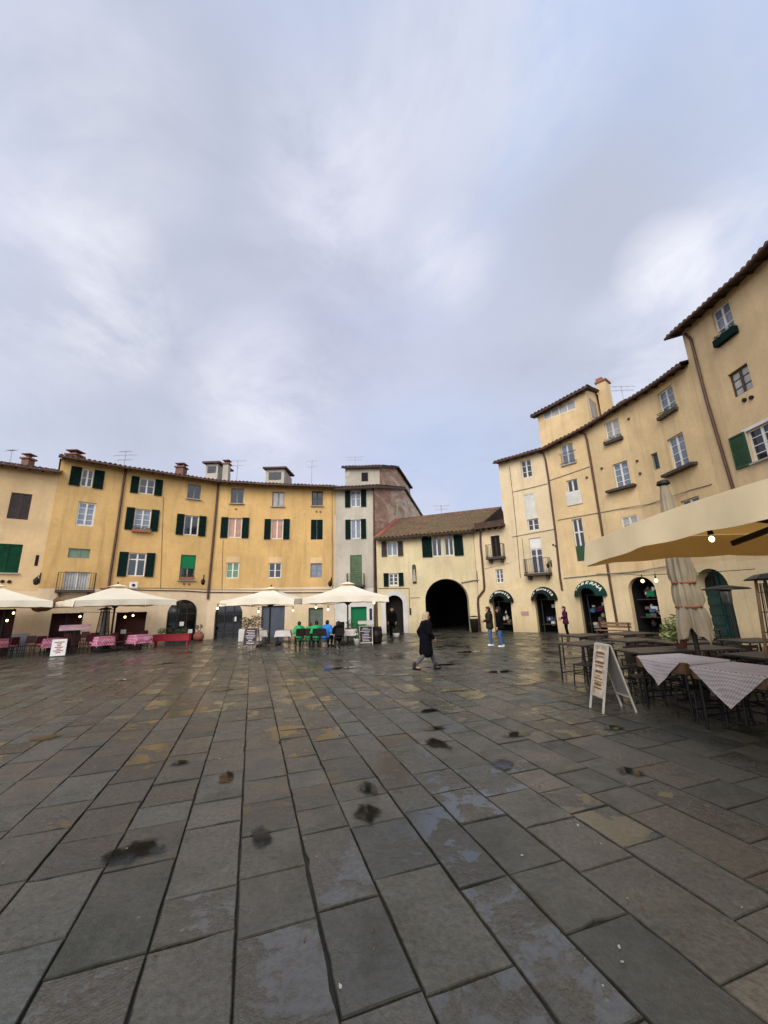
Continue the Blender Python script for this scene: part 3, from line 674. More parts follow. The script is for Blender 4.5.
rt = mb.build('roof', [M['mossroof'], M['beam']], h4.root)
mb = MB(); mb.tube([G4[0]+Z*.03, G4[1]+Z*.03], .11, 8); mb.build('ridge_tiles', M['mossroof'], rt)
mb = MB(); a, b = E4[0]+Vector((.1, .1, .1)), G4[0]+Vector((0, 0, .12)); mb.bar(a, b, .4, .07); mb.build('flashing', M['redflash'], rt)
p = atY(451, 519.5, 30.4); mb = MB(); mb.obox(p, (.9, 0, .05), (0, .45, .2), (0, -.03, .06)); mb.build('skylight', M['glg'], rt)
mb = MB(); gb = Vector((6.35, 27.1, 0)); ge = Vector((12.4, 36.4, 0)); gm = Vector((ridgeR.x+.02, ridgeR.y, 0))
mb.poly([gb+Z*(ZE1-.3), ge+Z*(ZE1-.3), ge+Z*(ZE1), gm+Z*(ridgeR.z-.12), gb+Z*(ZE1-.1)]); mb.build('timber_gable', M['wood'], h4.root)
PIPE4 = ([(480.6, 531), (481, 545), (483, 565), (484.6, 585), (484.4, 590), (478.6, 597.5), (478.2, 604), (480.6, 631)], .07, M['pipe'])
f = h4.fac[0]; ua, za = f.uz(412, 564.5); ub, zb = f.uz(416.6, 583.5); um = (ua+ub)/2; r = (ub-ua)/2
mb = MB(); rim = [(ua, zb)]+[(um-r*math.cos(PI*k/12), za-r+r*math.sin(PI*k/12)) for k in range(13)]+[(ub, zb)]
mb.poly([f.pt(a, z, .05) for a, z in rim])
for (a, z), (b, w_) in zip(rim, rim[1:]+rim[:1]): mb.poly([f.pt(a, z, 0), f.pt(b, w_, 0), f.pt(b, w_, .05), f.pt(a, z, .05)])
ni = mb.build('shrine_niche', M['stoned'], h4.root)
mb = MB(); mb.poly([f.pt(um+(a-um)*.72, zb+.07+(z-zb)*.9, .055) for a, z in rim]); mb.build('niche_panel', M['nichegreen'], ni)
mb = MB(); c = f.pt(um, zb+.42, .06); mb.lathe([(.13, -.3), (.11, .1), (.07, .35), (.05, .42), (.065, .5), (.01, .58)], c, 10); mb.build('niche_figure', M['stone'], ni)
antenna(h4, 441, 505, 516, 33, ((.1, 1.3), (.4, 1.0)))
mb = MB(); f.box(mb, *[f.uz(410.3, 610)[0]-.06, f.uz(410.3, 610)[0]+.06], f.uz(410.3, 615)[1], f.uz(410.3, 608)[1], .003, .03); mb.build('door_plate', M['iron'], h4.root)
h4.tube('cable', [(378, 588.3), (409, 588.2), (409.6, 612)], .018, M['cablem']); h4.tube('cable', [(410, 598), (420, 597.6)], .015, M['cablem'])
h4.tube('antenna_arm', [(477, 571), (477.5, 583)], .025, M['iron'])
h4.tube('cornice', [(461, 582.5), (472, 580.5), (479, 579.6)], .05, M['stone'])

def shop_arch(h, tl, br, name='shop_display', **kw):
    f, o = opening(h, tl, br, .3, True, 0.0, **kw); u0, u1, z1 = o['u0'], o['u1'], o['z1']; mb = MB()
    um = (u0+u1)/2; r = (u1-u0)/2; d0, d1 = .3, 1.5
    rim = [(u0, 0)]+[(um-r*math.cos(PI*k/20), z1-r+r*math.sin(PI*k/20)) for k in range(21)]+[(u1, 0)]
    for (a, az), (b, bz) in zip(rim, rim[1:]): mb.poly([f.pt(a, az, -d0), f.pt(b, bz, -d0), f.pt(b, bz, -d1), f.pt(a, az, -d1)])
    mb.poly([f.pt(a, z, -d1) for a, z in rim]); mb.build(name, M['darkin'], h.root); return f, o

# --- narrow link house with the small balcony
h5 = House('link_house', 'narrow cream link between archway and cream house with a tiny iron balcony', [(6.32, 27.03), (8.2, 25.8)], [6.9, 7.05], None, [(3.15, 1)], mats=[M['cream2'], M['ochre2']], backpts=[(9, 31), (11, 29)], skip=(0, 1))
f, o, w = win(h5, (490.3, 536.2), (501.2, 556.2), rows=1, frame='shutb', pane='darkin', dep=.2)
balcony(h5, f, o['u0']-.3, min(o['u1']+.3, f.L-.05), o['z0']-.05, .5, .85)
win(h5, (495.4, 569.6), (504, 582.6), rows=3)
F5, o5 = shop_arch(h5, (491.6, 592.5), (515.2, 631.6), u1=h5.fac[0].L-.12)
h5.walls()
mb = MB(); f = h5.fac[0]; mb.obox(f.pt(.15, 6.95, -.2), f.d*(f.L-.1), f.n*.75-Z*.1, Z*.16)
for j in range(5): mb.obox(f.pt(.25+j*.42, 6.78, -.02), f.d*.11, f.n*.5-Z*.05, Z*.14)
mb.obox(f.pt(.1, 7.05, -.25), f.d*f.L, f.n*.25, Z*.35); mb.build('timber_canopy', M['wood'], h5.root)
h5.tube('downpipe', *PIPE4)
h5.tube('string_course', [(485, 568.5), (498, 565.2), (519, 560.6)], .022, M['cream2'])

# --- cream house
PJ = (10.72, 23.6)
h6 = House('cream_house', 'pale cream four storey house with a blind white window and small balcony', [(8.2, 25.8), PJ], [11.3, 11.5], None, [(3.35, 1)], mats=[M['cream2'], M['ochre2']])
h6.eave = [h6.fac[0].uz(500.6, 462.5)[1], h6.fac[0].uz(546, 449.5)[1]]
win(h6, (520.2, 461.3), (532.7, 476.2), rows=3); win(h6, (523.2, 494.5), (537, 517.4), rows=1, pane='shutw', frame='shutw', dep=.08)
win(h6, (527, 519.8), (539.5, 529.6), rows=2); f, o, w = win(h6, (528.6, 538.7), (544.8, 573), rows=2, trans=.68, blind=(.3, 'paper'))
balcony(h6, f, o['u0']-.35, o['u1']+.45, o['z0'], .55, .9)
F6, o6 = shop_arch(h6, (533.4, 589.6), (558.4, 631.5))
h6.walls(); h6.roof(M['roof'], .38, ends=(.2, .0))
h6.tube('string_course', [(513.4, 491.8), (530, 488), (547.5, 483.6)], .024, M['stone']); h6.tube('string_course', [(512, 536.8), (555, 529)], .024, M['stone'])
h6.tube('downpipe', [(538, 451.5), (543.6, 453.5), (545.8, 460), (549, 480), (556, 534), (560.5, 578), (562.6, 590)], .06, M['pipe'])
h6.tube('cable', [(509.5, 467), (513.5, 500), (517, 535), (520.5, 578)], .015, M['cablem']); h6.tube('cable', [(522, 538), (526, 575)], .012, M['cablem'])
mb = MB(); f = h6.fac[0]; u, z = f.uz(525, 613.5); f.box(mb, u-.25, u+.25, z-.13, z+.13, .003, .02); mb.build('wall_plaque', M['plaque'], h6.root)
wall_lamp(h6, 551.5, 564, .7)

# --- ochre house
h7 = House('ochre_house', 'long ochre house with black stone window shelves and a glazed roof room', [PJ, (12.45, 21.7), (13.5, 19.7), (13.95, 17.8), (13.97, 15.45)], [11.5]*5, None, [(3.3, 1)], mats=[M['ochre'], M['ochre2']])
EV = [(546, 449.5), (590, 427.5), (620, 408), (650, 390.5), (686, 366)]
def eave_from(h, pix):
    sam = []
    for x, y in pix:
        f = h.find(x, y); u, z = f.uz(x, y); p = f.pt(u, z); sam.append((p.x, p.y, z))
    out = []
    for v in h.pts:
        ds = sorted(((v.x-a)**2+(v.y-b)**2, z) for a, b, z in sam)[:2]
        w = [1/(d+.02) for d, _ in ds]; out.append(sum(wi*z for wi, (_, z) in zip(w, ds))/sum(w))
    return out
h7.eave = eave_from(h7, EV); print('h7 eave', [round(e, 2) for e in h7.eave])
f, o, w = win(h7, (560, 446.3), (575.3, 462), rows=2, pane='glg', sill=.1)
q = MB(); 
for k in range(9): q.tube([f.pt(o['u0']+(o['u1']-o['u0'])*k/8, o['z0']+.02, .06), f.pt(o['u0']+(o['u1']-o['u0'])*k/8, o['z0']+.75, .06)], .01, 4)
for zz in (.1, .75): q.tube([f.pt(o['u0']-.15, o['z0']+zz, .06), f.pt(o['u1']+.15, o['z0']+zz, .06)], .014, 4)
q.build('guard_rail', M['iron'], w)
f, o, w = win(h7, (566.2, 481), (580.5, 502), rows=1, pane='gl'); q = MB(); f.box(q, o['u0']-.12, o['u1']+.12, o['z0']-.1, o['z0']+(o['z1']-o['z0'])*.5, .01, .06); q.build('apron_panel', M['shutw'], w)
f, o, w = win(h7, (571.4, 519.6), (588, 560.5), rows=1, trans=.68); q = MB(); f.box(q, o['u0']+.02, o['u1']-.02, o['z0']+.02, o['z0']+(o['z1']-o['z0'])*.36, -.07, -.03); q.build('lower_panel', M['shuto'], w)
SHELF = []
for i, (a, b, kw, lab) in enumerate((((603.7, 424), (621.3, 436.4), dict(rows=2, pane='glp'), 'dark flower box on the ochre house under its pale curtained top window'), ((657, 394.7), (676.5, 406.5), dict(rows=3, pane='glg'), 'dark flower box under the top window next to the tall buff house'))):
    f, o, w = win(h7, a, b, **kw); flower_box(h7, f, o['u0']-.1, o['u1']+.1, o['z0']-.2, .012, lab, 'stoned', 'leaf', .16)
for a, b in (((612, 465), (631.4, 484.6)), ((666.8, 440.3), (689.6, 464.3))):
    f, o, w = win(h7, a, b, rows=4, pane='glg', surround=False); q = MB(); f.box(q, o['u0']-.45, min(f.L, o['u1']+.45), o['z0']-.16, o['z0']-.03, .004, .32); q.build('stone_shelf', M['stoned'], w)
win(h7, (650.5, 454.6), (660.3, 468.3), cols=1, rows=1, frame='frameg'); win(h7, (621, 518), (640, 529), rows=2, pane='glp', dep=.1); win(h7, (680, 501.7), (701, 507), rows=1, pane='glg')
f, o3 = shop_arch(h7, (580.3, 584), (605.4, 632.5), u0=.0+h7.find(592, 610).uz(580.6, 606)[0], u1=h7.find(592, 610).uz(604.6, 608)[0]); F3 = f
f4, o4 = shop_arch(h7, (630, 577.5), (661, 632), u0=h7.find(646, 605).uz(631, 606)[0], u1=h7.find(646, 605).uz(659.6, 606)[0])
fd = h7.find(716, 605); ud0, ud1 = fd.uz(696.5, 606)[0], fd.uz(733.5, 606)[0]
f, o, p = panel_opening(h7, 'teal_door', (700, 569.5), (733, 640), M['tealdoor'], .45, 0, True, u0=ud0, u1=ud1, f=fd)
q = MB(); um = (ud0+ud1)/2
f.box(q, um-.03, um+.03, .02, o['z1']-.05, -.44, -.4)
for k in range(5): 
    for a, b in ((ud0+.12, um-.1), (um+.1, ud1-.12)): f.box(q, a, b, .25+k*.42, .55+k*.42, -.438, -.41)
q.build('door_panel', M['tealdoor'], p); q = MB(); f.box(q, ud0+.25, ud0+.75, 2.35, 2.75, -.435, -.4); q.build('door_grille', M['iron'], p)
h7.walls(); h7.roof(M['roof'], .38, ends=(.0, .0))
h7.tube('string_course', [(549, 481), (551, 480), (590, 466.5)], .024, M['stone']); h7.tube('string_course', [(558, 520), (600, 512.5), (620, 508.8), (649.5, 504), (690, 490), (712, 484)], .024, M['stone'])
h7.tube('string_course', [(564, 578), (600, 574.5), (640, 571), (690, 562)], .035, M['stone'])
h7.tube('downpipe', [(579, 432.5), (585.2, 434), (587.3, 440), (592, 465), (601, 520), (610, 580), (618, 626)], .06, M['pipe'])
for x, y in ((586.9, 477.6), (629, 419), (637.5, 461), (640.5, 473.5), (602, 468.5), (553.5, 545), (556, 546)):
    mb = MB(); p = h7.pt(x, y); f = h7.find(x, y); mb.tube([p+f.n*.002, p+f.n*.06], .07, 8); mb.build('wall_anchor', M['pipe'], h7.root)
# glazed roof room
q0, q1 = h7.fac[0], h7.fac[1]
nn = q0.n; rp0 = Vector(PJ+(0,))-nn*1.6-q0.d*1.6; rp1 = rp0+q0.d*4.0
hp = House('roof_room', '', [(rp0.x, rp0.y), (rp1.x, rp1.y)], [14, 14], None, [], mats=[M['ochre']], back=4.0, root=h7.root)
fa = hp.fac[0]; uA = fa.uz(537.4, 416.5)[0]; uB = fa.uz(585, 390)[0]; zt = (fa.uz(537.4, 416.5)[1]+fa.uz(585, 390)[1])/2; print('roofroom', uA, uB, zt)
PA, PB = fa.pt(uA, 0), fa.pt(uB, 0); hp = House('roof_room', '', [(PA.x, PA.y), (PB.x, PB.y)], [fa.uz(537.4, 416.5)[1], fa.uz(585, 390)[1]], None, [], mats=[M['ochre']], back=4.5, root=h7.root)
fz = hp.fac[0]; w1 = (fz.uz(543, 415)[1]+fz.uz(576, 395.6)[1])/2; w0 = (fz.uz(543.4, 422.3)[1]+fz.uz(576, 406.7)[1])/2; print('band', w0, w1)
f, o = opening(hp, (543, 415), (576, 406.7), .1, z0=w0, z1=w1); q = MB(); u0, u1 = o['u0'], o['u1']
for k in range(5): uc = u0+.03+(u1-u0-.06)*k/4; f.box(q, uc-.03, uc+.03, w0, w1, -.1, -.03)
f.box(q, u0, u1, w0, w0+.06, -.098, -.032); f.box(q, u0, u1, w1-.06, w1, -.098, -.032); wn = q.build('window', M['frame'], h7.root)
q = MB(); q.poly([f.pt(u0, w0, -.08), f.pt(u1, w0, -.08), f.pt(u1, w1, -.08), f.pt(u0, w1, -.08)]); q.build('pane', M['glp'], wn)
hp.walls('roof_room'); hp.roof(M['roof'], .4, .2, 2, (.35, .3), gutter=False)
mb = MB(); sp = hp.pts[1]; B = sp-hp.vn[1]*4.5; d = (B-sp).normalized(); ze = hp.eave[1]; nx = hp.fac[0].d
mb.obox(sp+d*.5+nx*.0+Z*(ze-1.75), d*1.1, nx*.03, Z*1.35); mb.build('side_window', M['glg'], h7.root)
pc = atY(603, 385, sp.y+1.2); mb = MB(); mb.box((pc.x, pc.y, pc.z-1.5), .75, .6, 3.2, .7); cc = mb.build('chimney', M['ochre'], h7.root); mb = MB(); mb.box((pc.x, pc.y, pc.z+.15), .9, .75, .12, .7); mb.box((pc.x-.2, pc.y, pc.z+.35), .25, .4, .3, .7); mb.build('chimney_cap', M['terracotta'], cc)
antenna(h7, 621, 386.5, 398, 25, ((.05, 1.8), (.35, 1.5)))
p = h7.E[2]; mb = MB(); mb.box((p.x+1.2, p.y+1.0, p.z+.5), .5, .5, .7, .4); mb.build('chimney', M['chim'], h7.root)

# --- tall buff house at the right edge
c0 = atz(682, 331.6, 14.0)
h8 = House('buff_house', 'tall buff house at the right edge with a green open shutter and window box', [(13.98, 15.44), (13.95, 11.6), (13.4, 7.6), (11.6, 4.0), (9, .5)], [14.0]*5, None, [(3.2, 1)], mats=[M['tall'], M['ochre2']])
ez = [h8.find(x, y).uz(x, y)[1] for x, y in ((683, 331), (725, 295), (766, 259))]; print('h8 eave', ez); h8.eave = [ez[0], ez[2], ez[2], ez[2], ez[2]]
f, o, w = win(h8, (711, 314), (735.5, 327), rows=3, pane='glg'); flower_box(h8, f, o['u0']-.05, o['u1']+.1, o['z0']-.3, .012, 'long teal window box high on the tall buff house', 'shut', 'leafb', .3, .05)
win(h8, (727.5, 375.5), (753.5, 387), rows=3, frame='frameb', pane='glp')
f, o, w = win(h8, (745.5, 432), (782, 452), rows=4, pane='gl', sh='L', shm='shuto', sill=.12, surround=True, shw=.62)
h8.walls(); h8.roof(M['roof'], .5, ends=(.35, .1))
h8.tube('downpipe', [(686, 334), (692, 339), (695, 350), (708, 400), (720, 440), (735, 490)], .06, M['pipe'])
for x, y in ((745, 400), (752, 397.5)):
    mb = MB(); p = h8.pt(x, y); f = h8.find(x, y); mb.tube([p+f.n*.002, p+f.n*.06], .08, 10); mb.build('wall_vent', M['iron'], h8.root)

# --- round awnings with lettering over the three shop arches
def letters(txt, place, size, parent):
    cu = bpy.data.curves.new('lettering', 'FONT'); mb = MB()
    for i, ch in enumerate(txt):
        if ch == ' ': continue
        cu.body = ch; cu.size = size; cu.align_x = 'CENTER'; cu.align_y = 'CENTER'; cu.extrude = .004; cu.offset = .002
        ob = bpy.data.objects.new('lettering', cu); COL.objects.link(ob); me = bpy.data.meshes.new_from_object(ob); Tm = place((i+.5)/len(txt))
        mb.add([Tm @ v.co for v in me.vertices], [list(p.vertices) for p in me.polygons]); bpy.data.objects.remove(ob); bpy.data.meshes.remove(me)
    bpy.data.curves.remove(cu); return mb.build('lettering', M['letter'], parent)
def awning(h, f, o, txt, m, size=.3, extra=.22):
    um = (o['u0']+o['u1'])/2; r = (o['u1']-o['u0'])/2; zs = o['z1']-r; N = 24; ro = r+extra; ri = r-.12; of, oi = .04, .6
    C = lambda rr, a, off: f.pt(um-rr*math.cos(a), zs-.08+rr*math.sin(a), off)
    mb = MB()
    for k in range(N):
        a, b = PI*k/N, PI*(k+1)/N
        mb.add([C(ro, a, of), C(ro, b, of), C(ri, b, oi), C(ri, a, oi)], [[0, 1, 2, 3]], 0, True); mb.add([C(ri, a, oi), C(ri, b, oi), C(ri-.07, b, oi-.01), C(ri-.07, a, oi-.01)], [[0, 1, 2, 3]])
    aw = mb.build('awning', m, h.root); q = MB(); q.tube([C(ri, PI*k/N, oi) for k in range(N+1)], .015, 6); q.build('awning_frame', M['iron'], aw)
    def place(t):
        a = rad(22)+rad(136)*t; k = .42
        p = C(ro+(ri-ro)*k, a, of+(oi-of)*k); tg = (C(ro, a+.01, of)-C(ro, a-.01, of)).normalized()
        up = (C(ro, a, of)-C(ri, a, oi)).normalized(); nm = tg.cross(up).normalized()
        if nm.dot(f.n) < 0: nm = -nm
        R = Matrix((tg, up, nm)).transposed().to_4x4(); return Matrix.Translation(p+nm*.012) @ R
    letters(txt, place, size, aw)
awning(h5, F5, o5, 'La Bonatta', M['green_awn'], .34)
awning(h6, F6, o6, 'La Bonatta', M['green_awn'], .34)
awning(h7, F3, o3, 'TABERNA', M['teal_awn'], .36, .26)
# goods behind the two open shop arches
rn = random.Random(5)
GC = [M[k] for k in ('whitecloth', 'poster', 'denim', 'greenblind', 'chim', 'metal', 'plum', 'potw')]
def goods(h, f, o, n, zlo, zhi, nm):
    for i in range(n):
        u = rn.uniform(o['u0']+.25, o['u1']-.25); z = rn.uniform(zlo, zhi); s = rn.uniform(.07, .2); mb = MB(); c = f.pt(u, z, -rn.uniform(.5, 1.3))
        if i % 2: mb.lathe([(.001, -s), (s*.6, -s), (s*.75, 0), (s*.3, s*.6), (s*.25, s), (.001, s)], c, 10)
        else: mb.obox(c-f.d*s, f.d*s*2, f.n*.12, Z*s*1.3)
        mb.build(nm, GC[(i*3+i//8) % len(GC)], h.root)
goods(h7, f4, o4, 26, 1.9, 3.2, 'hanging_ware'); goods(h7, f4, o4, 18, .3, 1.5, 'shop_ware'); goods(h7, F3, o3, 16, .25, 1.6, 'shop_ware'); goods(h6, F6, o6, 9, .25, 1.5, 'shop_ware'); goods(h5, F5, o5, 8, .25, 1.3, 'shop_ware')
for h, f, o in ((h5, F5, o5), (h6, F6, o6), (h7, F3, o3)):
    mb = MB(); um = (o['u0']+o['u1'])/2; r_ = (o['u1']-o['u0'])/2; zs = o['z1']-r_
    for a in (o['u0'], o['u1']-.06, um-.5*r_-.03): f.box(mb, a, a+.06, 0, zs, -.36, -.31)
    f.box(mb, o['u0']+.06, o['u1']-.06, zs-.03, zs+.03, -.362, -.312); mb.build('door_frame', M['framed'], h.root)
for h, f, o, zz in ((h7, f4, o4, .9), (h7, F3, o3, .5), (h7, f4, o4, 1.8), (h6, F6, o6, .45), (h5, F5, o5, .45)):
    mb = MB(); f.box(mb, o['u0']+.1, o['u1']-.1, zz, zz+.04, -1.45, -.5); mb.build('display_shelf', M['wood'], h.root)
# ------------------------------------------------------------------ sky, sun
W = bpy.data.worlds.new('World'); SC.world = W; W.use_nodes = True
t = NT(W); bg = t.n['Background']; out = t.n['World Output']
SUN_AZ, SUN_EL = rad(200), rad(38)            # azimuth clockwise from +Y (behind the camera)
sky = t.add('ShaderNodeTexSky', sky_type='NISHITA'); sky.sun_disc = False; sky.sun_elevation = SUN_EL; sky.sun_rotation = SUN_AZ
sky.air_density = 1.2; sky.dust_density = 2.0
t.link(sky.outputs[0], bg.inputs[0]); bg.inputs[1].default_value = .08
g = t.add('ShaderNodeTexCoord').outputs['Generated']
sp = t.add('ShaderNodeSeparateXYZ'); t.link(g, sp.inputs[0])
den = t.math('ADD', t.math('MAXIMUM', sp.outputs[2], 0.0), .28)
cb = t.add('ShaderNodeCombineXYZ'); t.link(t.math('DIVIDE', sp.outputs[0], den), cb.inputs[0]); t.link(t.math('DIVIDE', sp.outputs[1], den), cb.inputs[1]); cb.inputs[2].default_value = .37
P = cb.outputs[0]
n1 = t.noise(t.mapping(P, (1, .8, 1), (0, 0, .5), (3.1, 1.7, 0)), .95, 7, .52, .25)
n2 = t.noise(t.mapping(P, (1, 1, 1), (0, 0, -.4), (9.3, 4.2, 0)), 2.3, 9, .62, .35)
n3 = t.noise(t.mapping(P, (.55, 1, 1), (0, 0, .9), (1.3, 8.8, 0)), .8, 4, .5, .2)
body = t.math('ADD', t.math('MULTIPLY', n1, .58), t.math('MULTIPLY', n2, .42))
cl = t.ramp(body, [(.33, lin('#a6aebd')), (.44, lin('#b9c1d0')), (.56, lin('#c8cddb')), (.7, lin('#dfe2ec'))])
cl = t.mix(t.math('MULTIPLY', t.ramp(n3, [(.48, (0, 0, 0)), (.66, (1, 1, 1))]), .6), cl, lin('#b9c8e2'))
lav = t.noise(t.mapping(P, (1, 1, 1), (0, 0, 0), (5, 5, 0)), .7, 3)
cl = t.mix(t.math('MULTIPLY', t.ramp(lav, [(.4, (0, 0, 0)), (.62, (1, 1, 1))]), .3), cl, lin('#cdc8dc'))
def spot(px, py, width, amp):
    v = ray(px, py).normalized(); d = t.add('ShaderNodeVectorMath', operation='DOT_PRODUCT'); t.link(g, d.inputs[0]); d.inputs[1].default_value = v
    return t.math('MULTIPLY', t.ramp(d.outputs['Value'], [(math.cos(width), (0, 0, 0)), (1, (1, 1, 1))]), amp)
nz = t.ramp(n2, [(.42, (0, 0, 0)), (.62, (1, 1, 1))])
def addall(l):
    r = l[0]
    for x in l[1:]: r = t.math('ADD', r, x)
    return r
lite = addall([spot(768, 250, rad(9), .35), spot(712, 285, rad(8), .25), spot(662, 264, rad(4), .5), spot(640, 345, rad(9), .4), spot(120, 300, rad(9), .4), spot(330, 170, rad(9), .3), spot(450, 265, rad(6), .4), spot(60, 80, rad(14), .35), spot(265, 400, rad(12), .5), spot(60, 290, rad(12), .3), spot(350, 190, rad(14), .25), spot(500, 30, rad(14), .3)])
dark = addall([spot(170, 150, rad(16), .55), spot(130, 360, rad(14), .5), spot(560, 300, rad(16), .4), spot(420, 120, rad(12), .3), spot(620, 190, rad(12), .5)])
blue = addall([spot(690, 110, rad(22), .8), spot(440, 490, rad(16), .6), spot(480, 230, rad(12), .5), spot(560, 60, rad(10), .5)])
cl = t.mix(t.math('MULTIPLY', blue, t.math('ADD', t.math('MULTIPLY', nz, -.5), .85), True), cl, lin('#b3c4e2'))
cl = t.mix(t.math('MULTIPLY', dark, .8, True), cl, lin('#adb2be'))
lite = t.math('MINIMUM', lite, .75)
cl = t.mix(t.math('MULTIPLY', lite, t.math('ADD', t.math('MULTIPLY', nz, .8), .15), True), cl, lin('#f3f3f6'))
# the overcast is brighter towards the hidden sun behind the camera
back = t.ramp(t.math('ADD', t.math('MULTIPLY', sp.outputs[1], -.5), .5), [(.1, (.9, .9, .93)), (.3, (.91, .91, .94)), (.5, (.98, .98, 1.0)), (.85, (2.5, 2.4, 2.25))])
cl = t.mix(1.0, cl, back, 'MULTIPLY')
bg2 = t.add('ShaderNodeBackground'); t.link(cl, bg2.inputs[0]); bg2.inputs[1].default_value = 1.0
mx = t.add('ShaderNodeMixShader'); mx.inputs[0].default_value = .93
t.link(bg.outputs[0], mx.inputs[1]); t.link(bg2.outputs[0], mx.inputs[2]); t.link(mx.outputs[0], out.inputs[0])
sd = bpy.data.lights.new('sun', 'SUN'); sun = bpy.data.objects.new('sun', sd); COL.objects.link(sun)
sd.energy = 1.5; sd.angle = rad(35); sd.color = (1, .95, .88)
dirv = Vector((math.sin(SUN_AZ)*math.cos(SUN_EL), math.cos(SUN_AZ)*math.cos(SUN_EL), math.sin(SUN_EL)))
sun.rotation_euler = dirv.to_track_quat('Z', 'Y').to_euler()
vs = SC.view_settings; SC.display_settings.display_device = 'sRGB'; vs.view_transform = 'Standard'; vs.look = 'None'; vs.gamma = 1.0; vs.use_curve_mapping = False; vs.exposure = 0.4
try:
    SC.cycles.use_denoising = True; SC.cycles.max_bounces = 6; SC.cycles.diffuse_bounces = 3; SC.cycles.glossy_bounces = 3; SC.cycles.caustics_reflective = False; SC.cycles.caustics_refractive = False
except Exception: pass

# ------------------------------------------------------------------ ground: bedding sheet and stone slabs
gm, t = newmat('joint_bedding'); n = t.noise(t.co, 3, 5)
t.link(t.ramp(n, [(.35, lin('#1d1b16')), (.6, lin('#2b2820')), (.75, lin('#34381f'))]), t.b.inputs['Base Color']); t.b.inputs['Roughness'].default_value = .7
mb = MB(); mb.poly([(-400, -400, -.022), (400, -400, -.022), (400, 400, -.022), (-400, 400, -.022)]); o = mb.build('ground', gm); o['kind'] = 'structure'

sm, t = newmat('wet_stone_slabs')
at = t.add('ShaderNodeAttribute'); at.attribute_name = 'tint'; tint = at.outputs['Fac']
at2 = t.add('ShaderNodeAttribute'); at2.attribute_name = 'wet'; wslab = at2.outputs['Fac']
nA = t.noise(t.co, .3, 5, .62, .5); nB = t.noise(t.co, 2.0, 8, .7, .3); nC = t.noise(t.co, 24, 5, .65); nD = t.noise(t.co, 110, 2); nE = t.noise(t.co, .9, 6, .65, .8)
col = t.ramp(tint, [(0, lin('#3e403a')), (.3, lin('#4e4d44')), (.55, lin('#57544b')), (.8, lin('#525855')), (1, lin('#676155'))])
col = t.mix(t.ramp(nB, [(.28, (0, 0, 0)), (.72, (1, 1, 1))]), t.mix(1.0, col, (.56, .56, .53), 'MULTIPLY'), t.mix(1.0, col, (1.4, 1.38, 1.32), 'MULTIPLY'))
col = t.mix(t.math('MULTIPLY', t.ramp(nC, [(.35, (1, 1, 1)), (.6, (0, 0, 0))]), .55), col, lin('#26251f'))
# thin brown silt in patches
col = t.mix(t.math('MULTIPLY', t.ramp(nE, [(.5, (0, 0, 0)), (.75, (1, 1, 1))]), .3), col, lin('#4f4535'))
# pale scuffs and lichen spots
vo = t.add('ShaderNodeTexVoronoi'); vo.inputs['Scale'].default_value = 2.6; t.link(t.co, vo.inputs['Vector'])
col = t.mix(t.math('MULTIPLY', t.ramp(t.math('ADD', vo.outputs['Distance'], t.math('MULTIPLY', nC, .06)), [(.045, (1, 1, 1)), (.075, (0, 0, 0))]), .5), col, lin('#8d8779'))
# wetness: where a film of water lies the stone is darker and smoother
wet = t.math('ADD', t.math('ADD', t.math('MULTIPLY', nA, .5), t.math('MULTIPLY', nB, .42)), t.math('MULTIPLY', wslab, .14))
wf = t.ramp(wet, [(.40, (0, 0, 0)), (.49, (.6, .6, .6)), (.55, (1, 1, 1))])
film = t.ramp(wet, [(.545, (0, 0, 0)), (.585, (1, 1, 1))])
col = t.mix(t.math('MULTIPLY', wf, .8), col, t.mix(1.0, col, (.5, .5, .5), 'MULTIPLY'))
at3 = t.add('ShaderNodeAttribute'); at3.attribute_name = 'edge'; edge = at3.outputs['Fac']
col = t.mix(t.math('MULTIPLY', edge, .35), col, lin('#26241d'))      # dirt held in the worn arrises
t.link(col, t.b.inputs['Base Color'])
rg = t.math('ADD', t.ramp(wf, [(0, (.5, .5, .5)), (.6, (.3, .3, .3)), (1, (.17, .17, .17))]), t.math('MULTIPLY', nC, .1))
t.link(t.math('MULTIPLY', rg, t.math('SUBTRACT', 1.0, t.math('MULTIPLY', film, .3))), t.b.inputs['Roughness'])
t.link(t.math('MULTIPLY', t.math('ADD', t.math('MULTIPLY', wf, .5), .4), t.math('SUBTRACT', 1.0, t.math('MULTIPLY', edge, .85))), t.b.inputs['Specular IOR Level'])
# chiselled tooling on some slabs, pits everywhere
wv = t.add('ShaderNodeTexWave', wave_type='BANDS'); t.link(t.mapping(t.co, (1, 1, 1), (0, 0, .9)), wv.inputs['Vector']); wv.inputs['Scale'].default_value = 13; wv.inputs['Distortion'].default_value = 5; wv.inputs['Detail'].default_value = 3
tool = t.math('MULTIPLY', wv.outputs['Fac'], t.ramp(wslab, [(.6, (0, 0, 0)), (.8, (.3, .3, .3))]))
nF = t.noise(t.co, 55, 4, .7)
hh = t.math('ADD', t.math('ADD', t.math('MULTIPLY', nB, 1.3), t.math('MULTIPLY', nC, .9)), t.math('ADD', t.math('ADD', t.math('MULTIPLY', nD, .2), t.math('MULTIPLY', nF, .4)), t.math('MULTIPLY', tool, .8)))
hh = t.math('MULTIPLY', hh, t.math('MULTIPLY', t.math('SUBTRACT', 1.0, t.math('MULTIPLY', wf, .55)), t.math('SUBTRACT', 1.0, t.math('MULTIPLY', film, .85))))
bump(t, hh, .8, .015)

